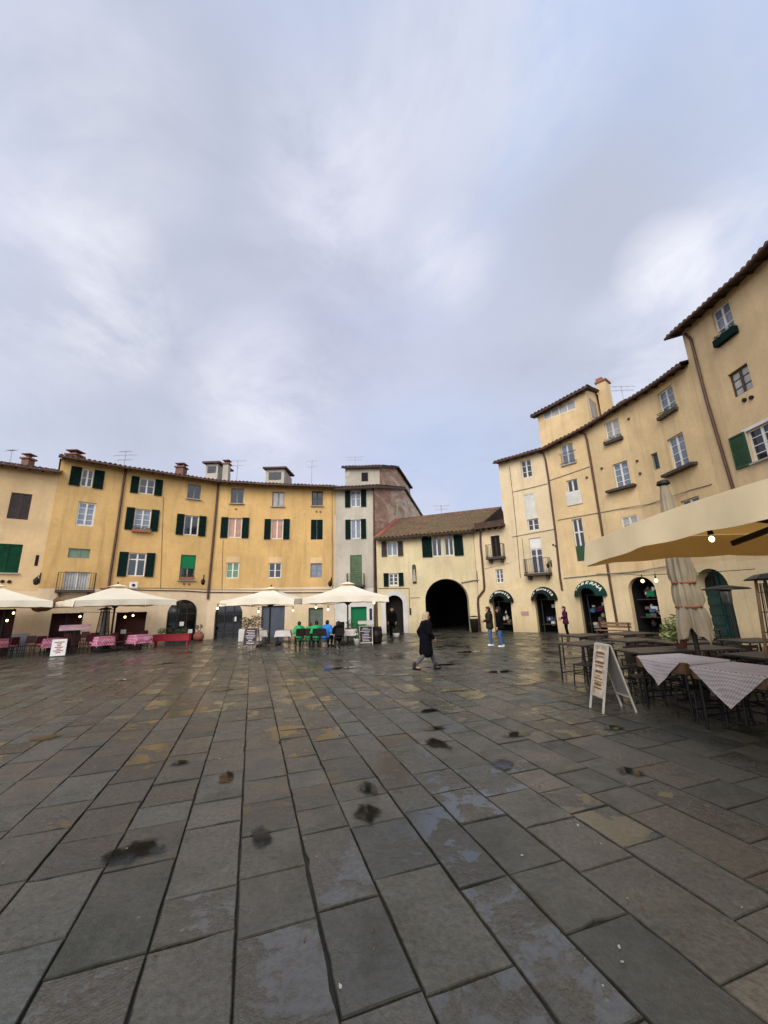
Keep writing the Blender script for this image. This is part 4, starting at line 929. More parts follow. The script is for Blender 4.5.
vd = ray(252, 609); vd = Vector((vd.x, vd.y, 0)).normalized(); wd = Vector((vd.y, -vd.x, 0))
rn = random.Random(4)
edges = [-.97, -.47, .005, .49, .915, 1.44, 1.835, 2.32, 2.85]
e = edges[-1]
while e < 31: e += rn.choice((.4, .45, .5, .5, .56, .62)); edges.append(e)
e = edges[0]; pre = []
while e > -29: e -= rn.choice((.42, .47, .5, .52, .58)); pre.append(e)
edges = pre[::-1]+edges
V = []; Fc = []; TI = []; WE = []; ED = []
for a, b in zip(edges, edges[1:]):
    s = -9-rn.random()
    while s < 42:
        L = rn.choice((.42, .5, .55, .6, .7, .75, .8, .9, 1.05)); s1 = s+L
        c = vd*((s+s1)/2)+wd*((a+b)/2)
        if c.y > -5 and c.y < 42 and -25 < c.x < 19 and not (c.y > 33 and c.x < 0):
            g2 = .002+.004*rn.random(); h = rn.uniform(-.003, .003); tx, ty = rn.uniform(-.003, .003), rn.uniform(-.003, .003); k = len(V); ch = .004+.003*rn.random()
            near = c.length < 9; m = ((s+s1)/2, (a+b)/2); jj = .003
            cs0 = [(s+g2, a+g2), (s1-g2, a+g2), (s1-g2, b-g2), (s+g2, b-g2)]
            cs0 = [(p+rn.uniform(-.006, .006), q+rn.uniform(-.003, .003)) for p, q in cs0]; cs = []
            for i in range(4):
                (p, q), (p2, q2) = cs0[i], cs0[(i+1) % 4]; n_ = (max(2, int(math.hypot(p2-p, q2-q)/.11)) if near else 1); cs.append((p, q))
                for w_ in range(1, n_):
                    f_ = w_/n_; dp = abs(rn.gauss(0, jj))*(3 if rn.random() < .06 else 1)
                    cs.append((p+(p2-p)*f_-math.copysign(dp, p+(p2-p)*f_-m[0])*(1 if i % 2 else 0), q+(q2-q)*f_-math.copysign(dp, q+(q2-q)*f_-m[1])*(0 if i % 2 else 1)))
            n_ = len(cs); LW = ((s1-s)/2, (b-a)/2)
            for ins, z in ((0, -.04), (0, -ch*.9), (ch*.5, -ch*.25), (ch*1.3, 0)):
                for p, q in cs:
                    zz = z+(h+tx*(p-m[0])/LW[0]+ty*(q-m[1])/LW[1] if z > -.03 else 0)
                    P_ = m[0]+(p-m[0])*(1-ins/LW[0]), m[1]+(q-m[1])*(1-ins/LW[1]); w3 = vd*P_[0]+wd*P_[1]; V.append((w3.x, w3.y, zz))
            fs = [[k+3*n_+i for i in range(n_)]]
            for r in range(3):
                for i in range(n_): fs.append([k+r*n_+i, k+r*n_+(i+1) % n_, k+(r+1)*n_+(i+1) % n_, k+(r+1)*n_+i])
            ti = min(1, max(0, rn.gauss(.47, .26))); we = rn.random()
            for q_, f in enumerate(fs): Fc.append(f[::-1]); TI.append(ti); WE.append(we); ED.append(0.0 if q_ == 0 else 1.0)
        s = s1
me = bpy.data.meshes.new('paving'); me.from_pydata(V, [], Fc); me.materials.append(sm)
for nm, dat in (('tint', TI), ('wet', WE), ('edge', ED)):
    at = me.attributes.new(nm, 'FLOAT', 'FACE'); at.data.foreach_set('value', dat)
me.update(); o = bpy.data.objects.new('pavement', me); COL.objects.link(o); o['kind'] = 'structure'
# make every normal point outwards
bm = bmesh.new(); bm.from_mesh(me); bmesh.ops.recalc_face_normals(bm, faces=bm.faces); bm.to_mesh(me); bm.free()

# puddles: thin sheets of water lying in hollows, thinning out to a ragged edge
wm, t = newmat('puddle_water'); t.b.inputs['Base Color'].default_value = (.008, .007, .005, 1); t.b.inputs['Roughness'].default_value = .06; t.b.inputs['Specular IOR Level'].default_value = .3
bump(t, t.noise(t.co, 3, 2), .03, .01)
at = t.add('ShaderNodeAttribute'); at.attribute_name = 'depth'
al = t.math('ADD', at.outputs['Fac'], t.math('MULTIPLY', t.math('SUBTRACT', t.noise(t.co, 7, 8, .72, .4), .5), 2.6))
al = t.ramp(al, [(.42, (0, 0, 0)), (.85, (.9, .9, .9))])
tr = t.add('ShaderNodeBsdfTransparent'); mx = t.add('ShaderNodeMixShader'); t.link(al, mx.inputs[0]); t.link(tr.outputs[0], mx.inputs[1]); t.link(t.b.outputs[0], mx.inputs[2]); t.link(mx.outputs[0], t.n['Material Output'].inputs[0])
PUD = [(134, 853, .22, .14), (260, 838, .09, .13), (437, 744, .14, .2), (367, 788, .12, .12), (368, 814, .12, .13), (227, 778, .1, .13), (181, 763, .11, .09), (502, 765, .17, .12), (434, 729, .2, .1), (430, 711, .22, .1), (515, 735, .2, .1),
       (345, 668, .5, .16), (331, 669, .35, .16), (160, 664, .7, .2), (500, 672, .5, .16), (455, 690, .35, .12), (525, 684, .4, .14), (612, 728, .16, .1), (630, 772, .15, .1), (222, 690, .3, .12), (45, 738, .25, .12), (470, 652, .7, .22), (400, 675, .4, .14), (120, 680, .4, .14), (445, 665, .5, .14)]
for i, (x, y, rx, ry) in enumerate(PUD):
    c = gp(x, y); rr = random.Random(i*7+3); N = 40; ph = [rr.uniform(0, 6.28) for _ in range(6)]; am = [.1, .08, .06, .05, .04, .03]; pts = []; dep = []; RR = (1.35, 1.1, .85, .6, .3)
    for ri, q0 in enumerate(RR):
        for k in range(N):
            a = 2*PI*k/N; q = q0*(1+sum(am[j]*math.sin((j+2)*a+ph[j]) for j in range(6))); pts.append(c+vd*(ry*1.3*q*math.sin(a))+wd*(rx*q*math.cos(a))+Vector((0, 0, .0125))); dep.append((0, .25, .6, .9, 1)[ri])
    pts.append(c+Vector((0, 0, .0125))); dep.append(1)
    fs = [[r*N+k, r*N+(k+1) % N, (r+1)*N+(k+1) % N, (r+1)*N+k] for r in range(4) for k in range(N)]+[[4*N+k, 4*N+(k+1) % N, 5*N] for k in range(N)]
    me = bpy.data.meshes.new('puddle'); me.from_pydata([tuple(p) for p in pts], [], fs); me.materials.append(wm); me.attributes.new('depth', 'FLOAT', 'POINT').data.foreach_set('value', dep); me.update()
    o = bpy.data.objects.new('puddle', me); COL.objects.link(o); o['kind'] = 'structure'

# small litter, leaves and grit scattered over the stones
rn = random.Random(21); mb = MB()
for i in range(60):
    x, y = rn.uniform(0, 768), 668+330*rn.random()**1.6; c = gp(x, y)+Vector((0, 0, .012)); s = rn.uniform(.004, .014); a = rn.uniform(0, 6.28); n = 7; u = Vector((math.cos(a), math.sin(a), .1)); v = Vector((-math.sin(a), math.cos(a), -.08)); top = [c+u*s*rn.uniform(.7, 1.3)*math.cos(2*PI*k/n)+v*s*.55*rn.uniform(.7, 1.3)*math.sin(2*PI*k/n)+Vector((0, 0, rn.uniform(0, .006))) for k in range(n)]
    mi = rn.choice((0, 1, 1, 1, 2)); mb.add(top+[p-Vector((0, 0, .004)) for p in top], [list(range(n)), [n+k for k in range(n)][::-1]]+[[k, n+k, n+(k+1) % n, (k+1) % n] for k in range(n)], mi)
o = mb.build('litter', [mat('pale_leaf', '#77704f', .8, .3, 30), mat('brown_leaf', '#5a4426', .8, .3, 30), mat('paper_scrap', '#8d8a82', .8, .2, 30)]); tag(o, 'small leaves and scraps scattered over the wet paving stones', 'litter', None, 'stuff')
# ------------------------------------------------------------------ parasols
def parasol(name, label, loc, rz, a, zr, za, hv, cloth, group=None, cap=True, sag=.1, polew=.075, bw=.028, rsag=.05):
    root = thing(name, label, 'parasol', loc, rz, group)
    def pt(side, s, tt):
        e = Vector((s*a, -a, 0)); e = Matrix.Rotation(side*PI/2, 3, 'Z') @ e
        p = Vector((e.x*tt, e.y*tt, za+(zr-za)*tt)); p.z -= sag*math.sin(PI*tt)*(1-.35*s*s)-rsag*(1-s*s)*tt*tt; return p
    ns, nt = 16, 10; mb = MB(); va = MB()
    for side in range(4):
        vs = [pt(side, -1+2*i/ns, j/nt) for j in range(nt+1) for i in range(ns+1)]
        mb.add(vs, [[j*(ns+1)+i, j*(ns+1)+i+1, (j+1)*(ns+1)+i+1, (j+1)*(ns+1)+i] for j in range(nt) for i in range(ns)], 0, True)
        n = Matrix.Rotation(side*PI/2, 3, 'Z') @ Vector((0, -1, 0)); rows = []
        for q in range(4):
            k = q/3; row = []
            for i in range(2*ns+1):
                s = -1+i/ns; p = pt(side, s, 1); wv = math.sin(s*9+side*1.7)*.5+math.sin(s*21+side)*.25
                row.append(p+n*(.004+.045*k*wv+.03*k)+Vector((0, 0, -hv*k-(.018*abs(math.sin(s*PI*2.5)) if q == 3 else 0))))
            rows.append(row)
        m = 2*ns+1; va.add([p for r in rows for p in r], [[q*m+i, q*m+i+1, (q+1)*m+i+1, (q+1)*m+i] for q in range(3) for i in range(2*ns)], 0, True)
    cv = mb.build('canopy', cloth); cv.parent = root; v = va.build('valance', cloth); v.parent = root
    if cap:
        q = MB(); b = .38; zc = za+.1; zb = za-(za-zr)*b/a*.55+.03
        for side in range(4):
            R = Matrix.Rotation(side*PI/2, 3, 'Z'); A, B = R @ Vector((-b, -b, 0)), R @ Vector((b, -b, 0)); q.add([A+Z*zb, B+Z*zb, Z*zc], [[0, 1, 2]])
        o = q.build('vent_cap', cloth); o.parent = cv
    q = MB(); q.box((0, 0, (za-.02)/2), polew, polew, za-.02); o = q.build('pole', M['pole']); o.parent = root
    q = MB(); q.lathe([(.0, za+.2), (.035, za+.19), (.05, za+.12), (.03, za+.08)], (0, 0, 0), 10); o = q.build('finial', M['pole']); o.parent = root
    q = MB()
    for dx in (-.26, .26):
        for dy in (-.26, .26): q.box((dx, dy, .045), .5, .5, .09)
    o = q.build('base', M['stoned'], None, .01); o.parent = root
    q = MB(); q.lathe([(.05, zr-.35), (.11, zr-.34), (.11, zr-.22), (.05, zr-.2)], (0, 0, 0), 10); hub = q.build('slider_hub', M['pole']); hub.parent = root
    for k in range(8):
        ang = k*PI/4+PI/4; L = a*math.sqrt(2) if k % 2 == 0 else a
        d = Vector((math.cos(ang), math.sin(ang), 0)); tt = .97
        def under(f): return d*(L*f)+Z*(za+(zr-za)*f-sag*math.sin(PI*f)*(.65 if k % 2 == 0 else 1)-.05)
        q = MB(); 
        for f0, f1 in ((.03, .35), (.35, .68), (.68, .97)): q.bar(under(f0), under(f1), bw, bw*1.5)
        o = q.build('rib', M['pole']); o.parent = root
        q = MB(); q.bar(d*.1+Z*(zr-.28), under(.52), bw, bw*1.3); o = q.build('strut', M['pole']); o.parent = root
    return root
parasol('market_parasol', 'cream square parasol cut by the left edge of the photo', (-18.5, 18.4, 0), rad(42), 2.15, 2.5, 3.3, .27, M['canvas'], 'cream parasols before the yellow house')
parasol('market_parasol', 'cream square parasol over the pink tables beside the red planter', (-14.45, 21.0, 0), rad(50), 2.2, 2.48, 3.3, .27, M['canvas'], 'cream parasols before the yellow house')
parasol('market_parasol', 'cream square parasol over the chalkboard and the blue grey roller door', (-6.28, 21.4, 0), rad(-4), 1.9, 2.32, 2.95, .26, M['canvas'], 'cream parasols before the yellow house')
parasol('market_parasol', 'cream square parasol in front of the grey tower house above the seated guests', (-2.05, 20.9, 0), rad(3), 2.05, 2.32, 3.08, .26, M['canvas'], 'cream parasols before the yellow house')
e1 = Vector((.02, -1, 0)).normalized(); e2 = Vector((-e1.y, e1.x, 0)); cR = Vector((2.82, 5.4, 0))+e1*2.05+e2*2.05
parasol('market_parasol', 'big cream parasol with deep valance jutting in from the right edge', (cR.x, cR.y, 0), math.atan2(e2.y, e2.x), 2.05, 2.65, 3.3, .29, M['canvasb'], None, True, .12, .1, .045, .1)
# cloth gutter slung between the two leftmost parasols
pa, pb = atY(36, 611, 20.2), atY(63, 598.5, 20.6); mb = MB(); n = 10; vs = []; fs = []
for i in range(n+1):
    p = pa.lerp(pb, i/n)-Z*.22*math.sin(PI*i/n)
    for j in range(7): a = PI*(j/6-.5); vs.append(p+Vector((.0, .32*math.sin(a), .16-.2*math.cos(a)+.02*math.sin(i*2+j))))
for i in range(n):
    for j in range(6): fs.append([i*7+j, i*7+j+1, (i+1)*7+j+1, (i+1)*7+j])
mb.add(vs, fs, 0, True); tag(mb.build('rain_gutter_cloth', M['flapb']), 'wrinkled brown cloth strip slung between the two leftmost parasols', 'canvas strip')

# folded parasol among the dark tables
fp = Vector((5.62, 7.42, 0)); root = thing('folded_parasol', 'tall folded cream parasol tied with two orange straps among dark tables', 'parasol', fp)
prof = [(4.08, .06), (3.9, .09), (3.5, .115), (3.0, .145), (2.6, .17), (2.35, .185), (2.25, .18), (2.16, .17), (2.07, .178), (1.95, .19), (1.82, .195), (1.72, .185), (1.62, .2), (1.5, .22), (1.36, .235), (1.2, .225)]
mb = MB(); N = 72; vs = []; fs = []
for i, (z, r) in enumerate(prof):
    for k in range(N):
        a = 2*PI*k/N; tie = .45 if min(abs(z-2.16), abs(z-1.72)) < .03 else 1; fold = 1+(.12*math.cos(9*a+.9*math.sin(z*2.3))+.1*math.cos(16*a+z*1.7)+.16*math.cos(3*a-z*2.6))*min(1, (4.2-z)/1.0)*tie
        vs.append(fp+Vector((r*fold*math.cos(a), r*fold*math.sin(a), z+(.1*math.cos(3*a+.6)+.05*math.cos(8*a) if i == len(prof)-1 else 0))))
for i in range(len(prof)-1):
    for k in range(N): fs.append([i*N+k, (i+1)*N+k, (i+1)*N+(k+1) % N, i*N+(k+1) % N])
mb.add(vs, fs, 0, True); cvs = mb.build('folded_canopy', M['canvasold'], root)
for z, r in ((2.16, .18), (1.72, .195)):
    q = MB(); q.lathe([(r, -.02), (r+.012, -.02), (r+.012, .02), (r, .02)], fp+Z*z, 24); q.build('strap', M['strapred'], cvs)
q = MB(); q.lathe([(.001, 4.2), (.1, 4.17), (.12, 4.1), (.06, 4.07)], fp, 14); q.build('cap', M['pole'], root)
q = MB(); q.tube([fp+Z*.05, fp+Z*4.1], .04, 10); q.build('pole', M['pole'], root); q = MB(); q.box(fp+Z*.05, .8, .8, .1); q.build('base', M['stoned'], root)

# ------------------------------------------------------------------ lights strung under the parasols
def lights(label, bulbs, cable=None, r=.047):
    p0 = bulbs[0]; t = thing('string_light', label, 'string light', p0)
    c = MB(); pts = cable or [b+Z*.22+Vector((0, .01, 0)) for b in bulbs]
    if len(pts) == 1: pts = [pts[0]-Vector((.4, 0, -.05)), pts[0], pts[0]+Vector((.5, .2, .08))]
    c.tube(pts, .011, 5); c.build('cable', M['cablem'], t)
    for b in bulbs:
        q = MB(); q.tube([b+Z*.23, b+Z*.05], [.012, .03], 8); s = q.build('socket', M['cablem'], t); k = MB(); k.ball(b, r, r, r*1.25, 12, 8); k.build('bulb', M['bulb'], s)
B = lambda x, y, Y: atY(x, y, Y)
lights('two lit bulbs under the parasol cut by the left edge', [B(7, 620.5, 18.6), B(13.5, 613, 19.4)])
lights('lit bulbs hanging under the parasol beside the red planter', [B(80, 616.5, 20.5), B(125, 617, 21), B(133, 615.5, 22)])
lights('lit bulbs hanging under the parasol over the chalkboard', [B(217.5, 608.3, 19.4), B(258.5, 611.5, 20.4), B(293, 610.3, 21)])
lights('lit bulbs hanging under the parasol above the seated guests', [B(316, 607.3, 19.5), B(328, 609.4, 20.4), B(374, 602.8, 19.2)])
lights('lit bulbs on a cable before the arched shop window', [B(642.5, 581, 13.5), B(656, 580.5, 13)], [B(596, 574, 14.5), B(620, 573.5, 14), B(642.5, 575.5, 13.5), B(656, 574.5, 13), B(700, 573, 12.6), B(755, 569, 12)])
lights('single lit bulb under the big parasol at the right edge', [B(711.7, 539, 4.4)], None, .027)

# ------------------------------------------------------------------ furniture prototypes (built at the origin)
def part(mb, name, m, root, bevel=0): o = mb.build(name, m, None, bevel); o.parent = root; return o
def chair(label, mseat, mleg, group, solid=False):
    r = thing('chair', label, 'chair', (0, 0, 0), 0, group)
    q = MB(); q.box((0, 0, .45), .42, .42, .03); part(q, 'seat', mseat, r, .008)
    q = MB()
    for x in (-.19, .19): q.tube([(x, -.2, .44), (x, -.235, .68), (x, -.262, .84)], .014, 6)
    if solid: q.obox((-.19, -.215, .55), (.38, 0, 0), (0, -.06, .34), (0, .025, .005))
    for z in () if solid else (.58, .69, .8): q.bar((-.19, -.2-(z-.44)*.17, z), (.19, -.2-(z-.44)*.17, z), .02, .07)
    part(q, 'backrest', mseat, r)
    for x in (-.18, .18):
        q = MB(); q.tube([(x, .19, .44), (x*1.08, .23, 0)], .014, 6); part(q, 'leg', mleg, r)
        q = MB(); q.tube([(x, -.19, .44), (x*1.08, -.26, 0)], .014, 6); part(q, 'leg', mleg, r)
    q = MB(); q.tube([(-.185, -.22, .25), (-.188, .21, .25), (.188, .21, .25), (.185, -.22, .25)], .01, 5); part(q, 'stretcher', mleg, r)
    return r
def table(label, w, d, h, mt, ml, group=None, apron=None, cat='table'):
    r = thing('cafe_table', label, cat, (0, 0, 0), 0, group)
    q = MB(); q.box((0, 0, h-.018), w, d, .036); part(q, 'tabletop', mt, r, .006)
    if apron:
        q = MB()
        for s in (-1, 1): q.box((0, s*(d/2-.012), h-.105), w-.01, .022, .135); q.box((s*(w/2-.012), 0, h-.106), .022, d-.06, .135)
        part(q, 'apron', apron, r)
    for x in (-1, 1):
        for y in (-1, 1): q = MB(); q.tube([(x*(w/2-.06), y*(d/2-.06), h-.04), (x*(w/2-.045), y*(d/2-.045), 0)], .02, 8); part(q, 'leg', ml, r)
    q = MB(); 
    q.tube([(-(w/2-.05), -(d/2-.05), .18), (w/2-.05, -(d/2-.05), .18), (w/2-.05, d/2-.05, .18), (-(w/2-.05), d/2-.05, .18)], .012, 5)
    part(q, 'stretcher', ml, r)
    return r
def put(root, x, y, rz=0, z=0): root.location = (x, y, z); root.rotation_euler = (0, 0, rz); return root
def cloth(label, x, y, rz, a, b, D, h, m, group=None, seed=0, square=False):
    mb = MB(); N = 30; vs = []; fs = []; k = D/math.sqrt(2)
    for i in range(N+1):
        for j in range(N+1):
            s, t_ = -k+2*k*i/N, -k+2*k*j/N
            px, py = ((s+t_)/math.sqrt(2), (t_-s)/math.sqrt(2)) if not square else (s*math.sqrt(2), t_*math.sqrt(2))
            ox, oy = max(0, abs(px)-a), max(0, abs(py)-b); wv = .018*math.sin(px*13+seed)+.018*math.sin(py*11+seed*2)
            X = math.copysign(min(abs(px), a)+(.014+.08*ox+abs(wv)*min(1, ox*4) if ox else 0), px); Y = math.copysign(min(abs(py), b)+(.014+.08*oy+abs(wv)*min(1, oy*4) if oy else 0), py)
            vs.append((X, Y, h+.008-.985*max(ox, oy)-.25*min(ox, oy)))
    for i in range(N):
        for j in range(N): fs.append([i*(N+1)+j, (i+1)*(N+1)+j, (i+1)*(N+1)+j+1, i*(N+1)+j+1])
    mb.add(vs, fs, 0, True); o = mb.build('tablecloth', m); o.location = (x, y, 0); o.rotation_euler = (0, 0, rz); return tag(o, label, 'tablecloth', group)

# ------------------------------------------------------------------ right terrace
TH = .87; GT = 'dark tables of the right terrace'; GCH = 'dark chairs of the right terrace'
tA = put(table('dark table with brown apron under a mauve check cloth, nearest the folding sign', .95, .95, TH, M['tabwood'], M['blackm'], GT, M['tabwood']), 5.08, 7.12, rad(11))
tB = copy_tree(tA, (5.2, 5.98, 0), rad(18), 'dark table with brown apron under a check cloth by the right edge')
cloth('mauve check cloth laid cornerwise on the table nearest the folding sign', 5.08, 7.12, rad(11), .475, .475, .9, TH, M['check'], 'check cloths of the right terrace', 1)
cloth('mauve check cloth laid cornerwise on the table by the right edge', 5.2, 5.98, rad(18), .475, .475, .98, TH, M['check'], 'check cloths of the right terrace', 4)
p0 = put(table('bare grey topped table directly behind the white folding sign', 1.12, .8, TH, M['tabgrey'], M['blackm'], GT), 5.35, 8.35, rad(8))
for x, y, r, lab in ((4.85, 10.0, .45, 'bare dark table nearest the open square, leftmost of the terrace'), (6.5, 8.5, .1, 'bare dark table carrying the variegated potted plant'), (7.05, 9.75, .15, 'bare dark table just behind the plant table'),
                     (6.3, 10.5, .3, 'bare dark table in the middle row in front of the wooden bench'), (8.65, 9.6, .1, 'bare dark table near the pyramid heater, second row from the wall'), (8.4, 11.3, .2, 'bare dark table beside the mushroom heater'),
                     (7.4, 12.4, .25, 'bare dark table in the back row facing the display arch'), (9.9, 13.0, .1, 'bare dark table closest to the teal door'), (5.9, 12.2, .4, 'bare dark table in the back row facing the lettered arch'), (6.75, 7.25, .2, 'bare dark table between check cloths and pyramid heater')):
    copy_tree(p0, (x, y, 0), r, lab)
c0_ = chair('dark slatted chair between the two check clothed tables', M['chairdk'], M['blackm'], GCH); put(c0_, 5.25, 6.62, rad(100))
for x, y, r, lab in ((5.1, 7.75, 190, 'dark slatted chair between the folding sign table and its check clothed neighbour'), (4.95, 8.98, 185, 'dark slatted chair on the far side of the grey topped table, left one'), (5.55, 9.05, 175, 'dark slatted chair on the far side of the grey topped table, right one'),
                     (6.0, 7.75, 20, 'dark slatted chair at the folded parasol foot'), (5.9, 6.5, 80, 'dark slatted chair right of the two check clothed tables'), (4.55, 9.45, 30, 'dark slatted chair in front of the leftmost bare table'), (5.35, 10.35, 120, 'dark slatted chair right of the leftmost bare table'),
                     (6.2, 9.15, 185, 'dark slatted chair behind the plant table, left one'), (6.8, 9.1, 170, 'dark slatted chair behind the plant table, right one'), (6.6, 7.85, 5, 'dark slatted chair in front of the plant table'), (5.9, 9.85, 0, 'dark slatted chair before the middle row table, left one'),
                     (6.55, 9.95, 10, 'dark slatted chair before the middle row table, right one'), (7.5, 10.4, 170, 'dark slatted chair behind the second middle row table'), (8.2, 9.0, 10, 'dark slatted chair in front of the table near the pyramid heater'), (8.9, 10.3, 180, 'dark slatted chair facing the mushroom heater from the front'),
                     (8.0, 12.0, 180, 'dark slatted chair behind the table beside the mushroom heater'), (7.7, 10.9, 10, 'dark slatted chair in front of the table beside the mushroom heater'), (7.2, 11.7, 5, 'dark slatted chair before the back row table at the display arch'), (6.0, 11.5, 20, 'dark slatted chair before the back row table at the lettered arch'),
                     (9.5, 12.3, 10, 'dark slatted chair before the table closest to the teal door'), (6.4, 12.8, 200, 'dark slatted chair in the last row towards the lettered arch'), (7.35, 7.6, 90, 'dark slatted chair beside the pyramid heater'), (4.85, 7.85, 170, 'dark slatted chair tucked in at the left of the grey topped table'), (5.55, 6.62, 280, 'dark slatted chair under the right half of the lowest check cloth'), (4.95, 6.75, 95, 'dark slatted chair pushed under the check cloth nearest the sign'), (5.9, 8.2, 265, 'dark slatted chair at the right end of the grey topped table'), (5.6, 5.4, 10, 'dark slatted chair in front of the lowest check cloth'),
 (7.3, 8.95, 200, 'dark slatted chair behind the plant table, third one'), (7.05, 8.0, 350, 'dark slatted chair in front of the plant table, right one'), (7.9, 9.2, 5, 'dark slatted chair left of the table near the pyramid heater'), (8.4, 10.3, 175, 'dark slatted chair behind the table near the pyramid heater'), (6.9, 11.2, 190, 'dark slatted chair behind the middle row table'), (9.2, 11.6, 260, 'dark slatted chair right of the table beside the mushroom heater'), (8.0, 13.1, 180, 'dark slatted chair behind the back row table at the display arch'), (10.3, 13.7, 190, 'dark slatted chair behind the table closest to the teal door')):
    copy_tree(c0_, (x, y, 0), rad(r), lab)
# potted plant on the table
pp = Vector((6.12, 8.5, TH)); t = thing('potted_plant', 'variegated yellow green potted plant standing on a dark table', 'plant', pp)
mb = MB(); mb.lathe([(.0, .0), (.09, .0), (.12, .18), (.13, .18), (.11, .16), (.001, .15)], pp, 16); mb.build('pot', M['terracotta'], t)
mb = MB(); rr = random.Random(2)
for i in range(14):
    a = rr.uniform(0, 6.28); mb.tube([pp+Z*.15, pp+Vector((.12*math.cos(a), .12*math.sin(a), .35)), pp+Vector((.26*math.cos(a), .24*math.sin(a), .35+rr.uniform(0, .25)))], .005, 4)
mb.build('stem', M['leaf'], t); foliage('foliage', M['leafv'], t, [(pp+Vector((0, 0, .42)), .27, .25, .26), (pp+Vector((-.12, .05, .3)), .2, .2, .18), (pp+Vector((.14, -.05, .32)), .2, .2, .18)], .055, 260, 3)
# folding sign
t = thing('folding_sign', 'white framed folding sign with a beige poster standing on the wet paving', 'sign', (3.92, 7.42, 0), rad(2))
def sgn(side, post, nm):
    W2 = .2; f0, f1 = Vector((side*.29, 0, 0)), Vector((side*.02, 0, 1.1)); q = MB()
    for y in (-W2, W2): q.bar(f0+Vector((0, y, 0)), f1+Vector((0, y, 0)), .026, .026, 0, (0, 1, 0))
    for k in (.22, .98): p = f0.lerp(f1, k); q.bar(p-Vector((0, W2-.016, 0)), p+Vector((0, W2-.016, 0)), .034, .03)
    fr = part(q, nm, M['cream_wood'], t); q = MB(); a, b = f0.lerp(f1, .235), f0.lerp(f1, .965); y = Vector((0, W2-.02, 0)); nrm = Vector((side, 0, .25)).normalized()*.008
    q.obox(a-y-nrm, y*2, b-a, nrm*2); pn = part(q, 'sign_panel', post, fr)
    if side < 0:
        q = MB(); rr = random.Random(3); nn_ = nrm*1.35
        for i in range(13):
            k = .1+i*.065; c = a.lerp(b, 1-k); w_ = rr.uniform(.06, .14); mi = rr.choice((0, 1, 0, 2)); q.obox(c-Vector((0, w_, 0))+nn_, Vector((0, 2*w_, 0)), (b-a)*rr.choice((.015, .025, .045)), nrm*.2, mi)
        q.m = [m for m in q.m]; o = q.build('printed_lines', [M['woodfr'], M['paper'], M['tabwood']]); o.parent = fr
sgn(-1, M['poster'], 'front_frame'); sgn(1, M['signgrey'], 'rear_frame')
q = MB(); q.tube([(0, -.21, 1.1), (0, .21, 1.1)], .014, 8); part(q, 'hinge', M['cream_wood'], t)
# gas heaters
hp_ = atY(725, 588, 11.2); t = thing('patio_heater', 'mushroom patio heater with a wide round hood before the teal door', 'heater', (hp_.x, 11.2, 0)); zt = hp_.z
for nm, pr, m in (('base', [(.0, 0), (.24, 0), (.24, .5), (.2, .56), (.03, .6)], 'heatdark'), ('pole', [(.035, .55), (.035, zt-.42)], 'heatdark'), ('burner', [(.04, zt-.45), (.1, zt-.4), (.12, zt-.12), (.13, zt-.06), (.0, zt-.05)], 'metal'), ('hood', [(.0, zt+.08), (.12, zt+.07), (.5, zt-.0), (.56, zt-.04), (.54, zt-.05), (.12, zt-.0), (.0, zt)], 'heatdark')):
    q = MB(); q.lathe(pr, (0, 0, 0), 28); part(q, nm, M[m], t)
def pyramid_heater(label, loc, rz, h=2.2, m='woodfr'):
    t = thing('pyramid_heater', label, 'heater', loc, rz)
    q = MB(); q.box((0, 0, .4), .5, .5, .8); part(q, 'base', M['heatdark'], t, .01)
    for sx in (-1, 1):
        for sy in (-1, 1): q = MB(); q.bar((sx*.25, sy*.25, .03), (sx*.13, sy*.13, h-.1), .035, .035, 0, (sx, -sy, 0)); part(q, 'post', M[m], t)
    q = MB(); q.tube([(0, 0, .8), (0, 0, h-.25)], .055, 12); part(q, 'flame_tube', M['glg'], t)
    q = MB()
    for s in range(4):
        R = Matrix.Rotation(s*PI/2, 3, 'Z')
        for k in range(1, 5): x0 = -.2+.4*k/5; q.tube([R @ Vector((x0, -.22, .85)), R @ Vector((x0*.6, -.14, h-.15))], .006, 4)
        for k in range(4): zz = .95+k*.33; w_ = .25-(zz/h)*.12; q.tube([R @ Vector((-w_, -w_, zz)), R @ Vector((w_, -w_, zz))], .006, 4)
    part(q, 'guard_mesh', M['iron'], t); q = MB(); q.lathe([(.0, h+.02), (.2, h-.0), (.38, h-.08), (.36, h-.1), (.0, h-.06)], (0, 0, 0), 4, 0, False); part(q, 'hood', M['heatdark'], t)
ph = atY(764, 577, 6.75); pyramid_heater('pyramid gas heater with brown posts at the right edge of the terrace', (ph.x+.08, 6.75, 0), rad(20), ph.z+.05)
pl = gp(105, 649); pyramid_heater('pyramid gas heater beside the pole of the parasol by the red planter', (-14.75, 20.75, 0), rad(10), 2.15, 'heatdark')
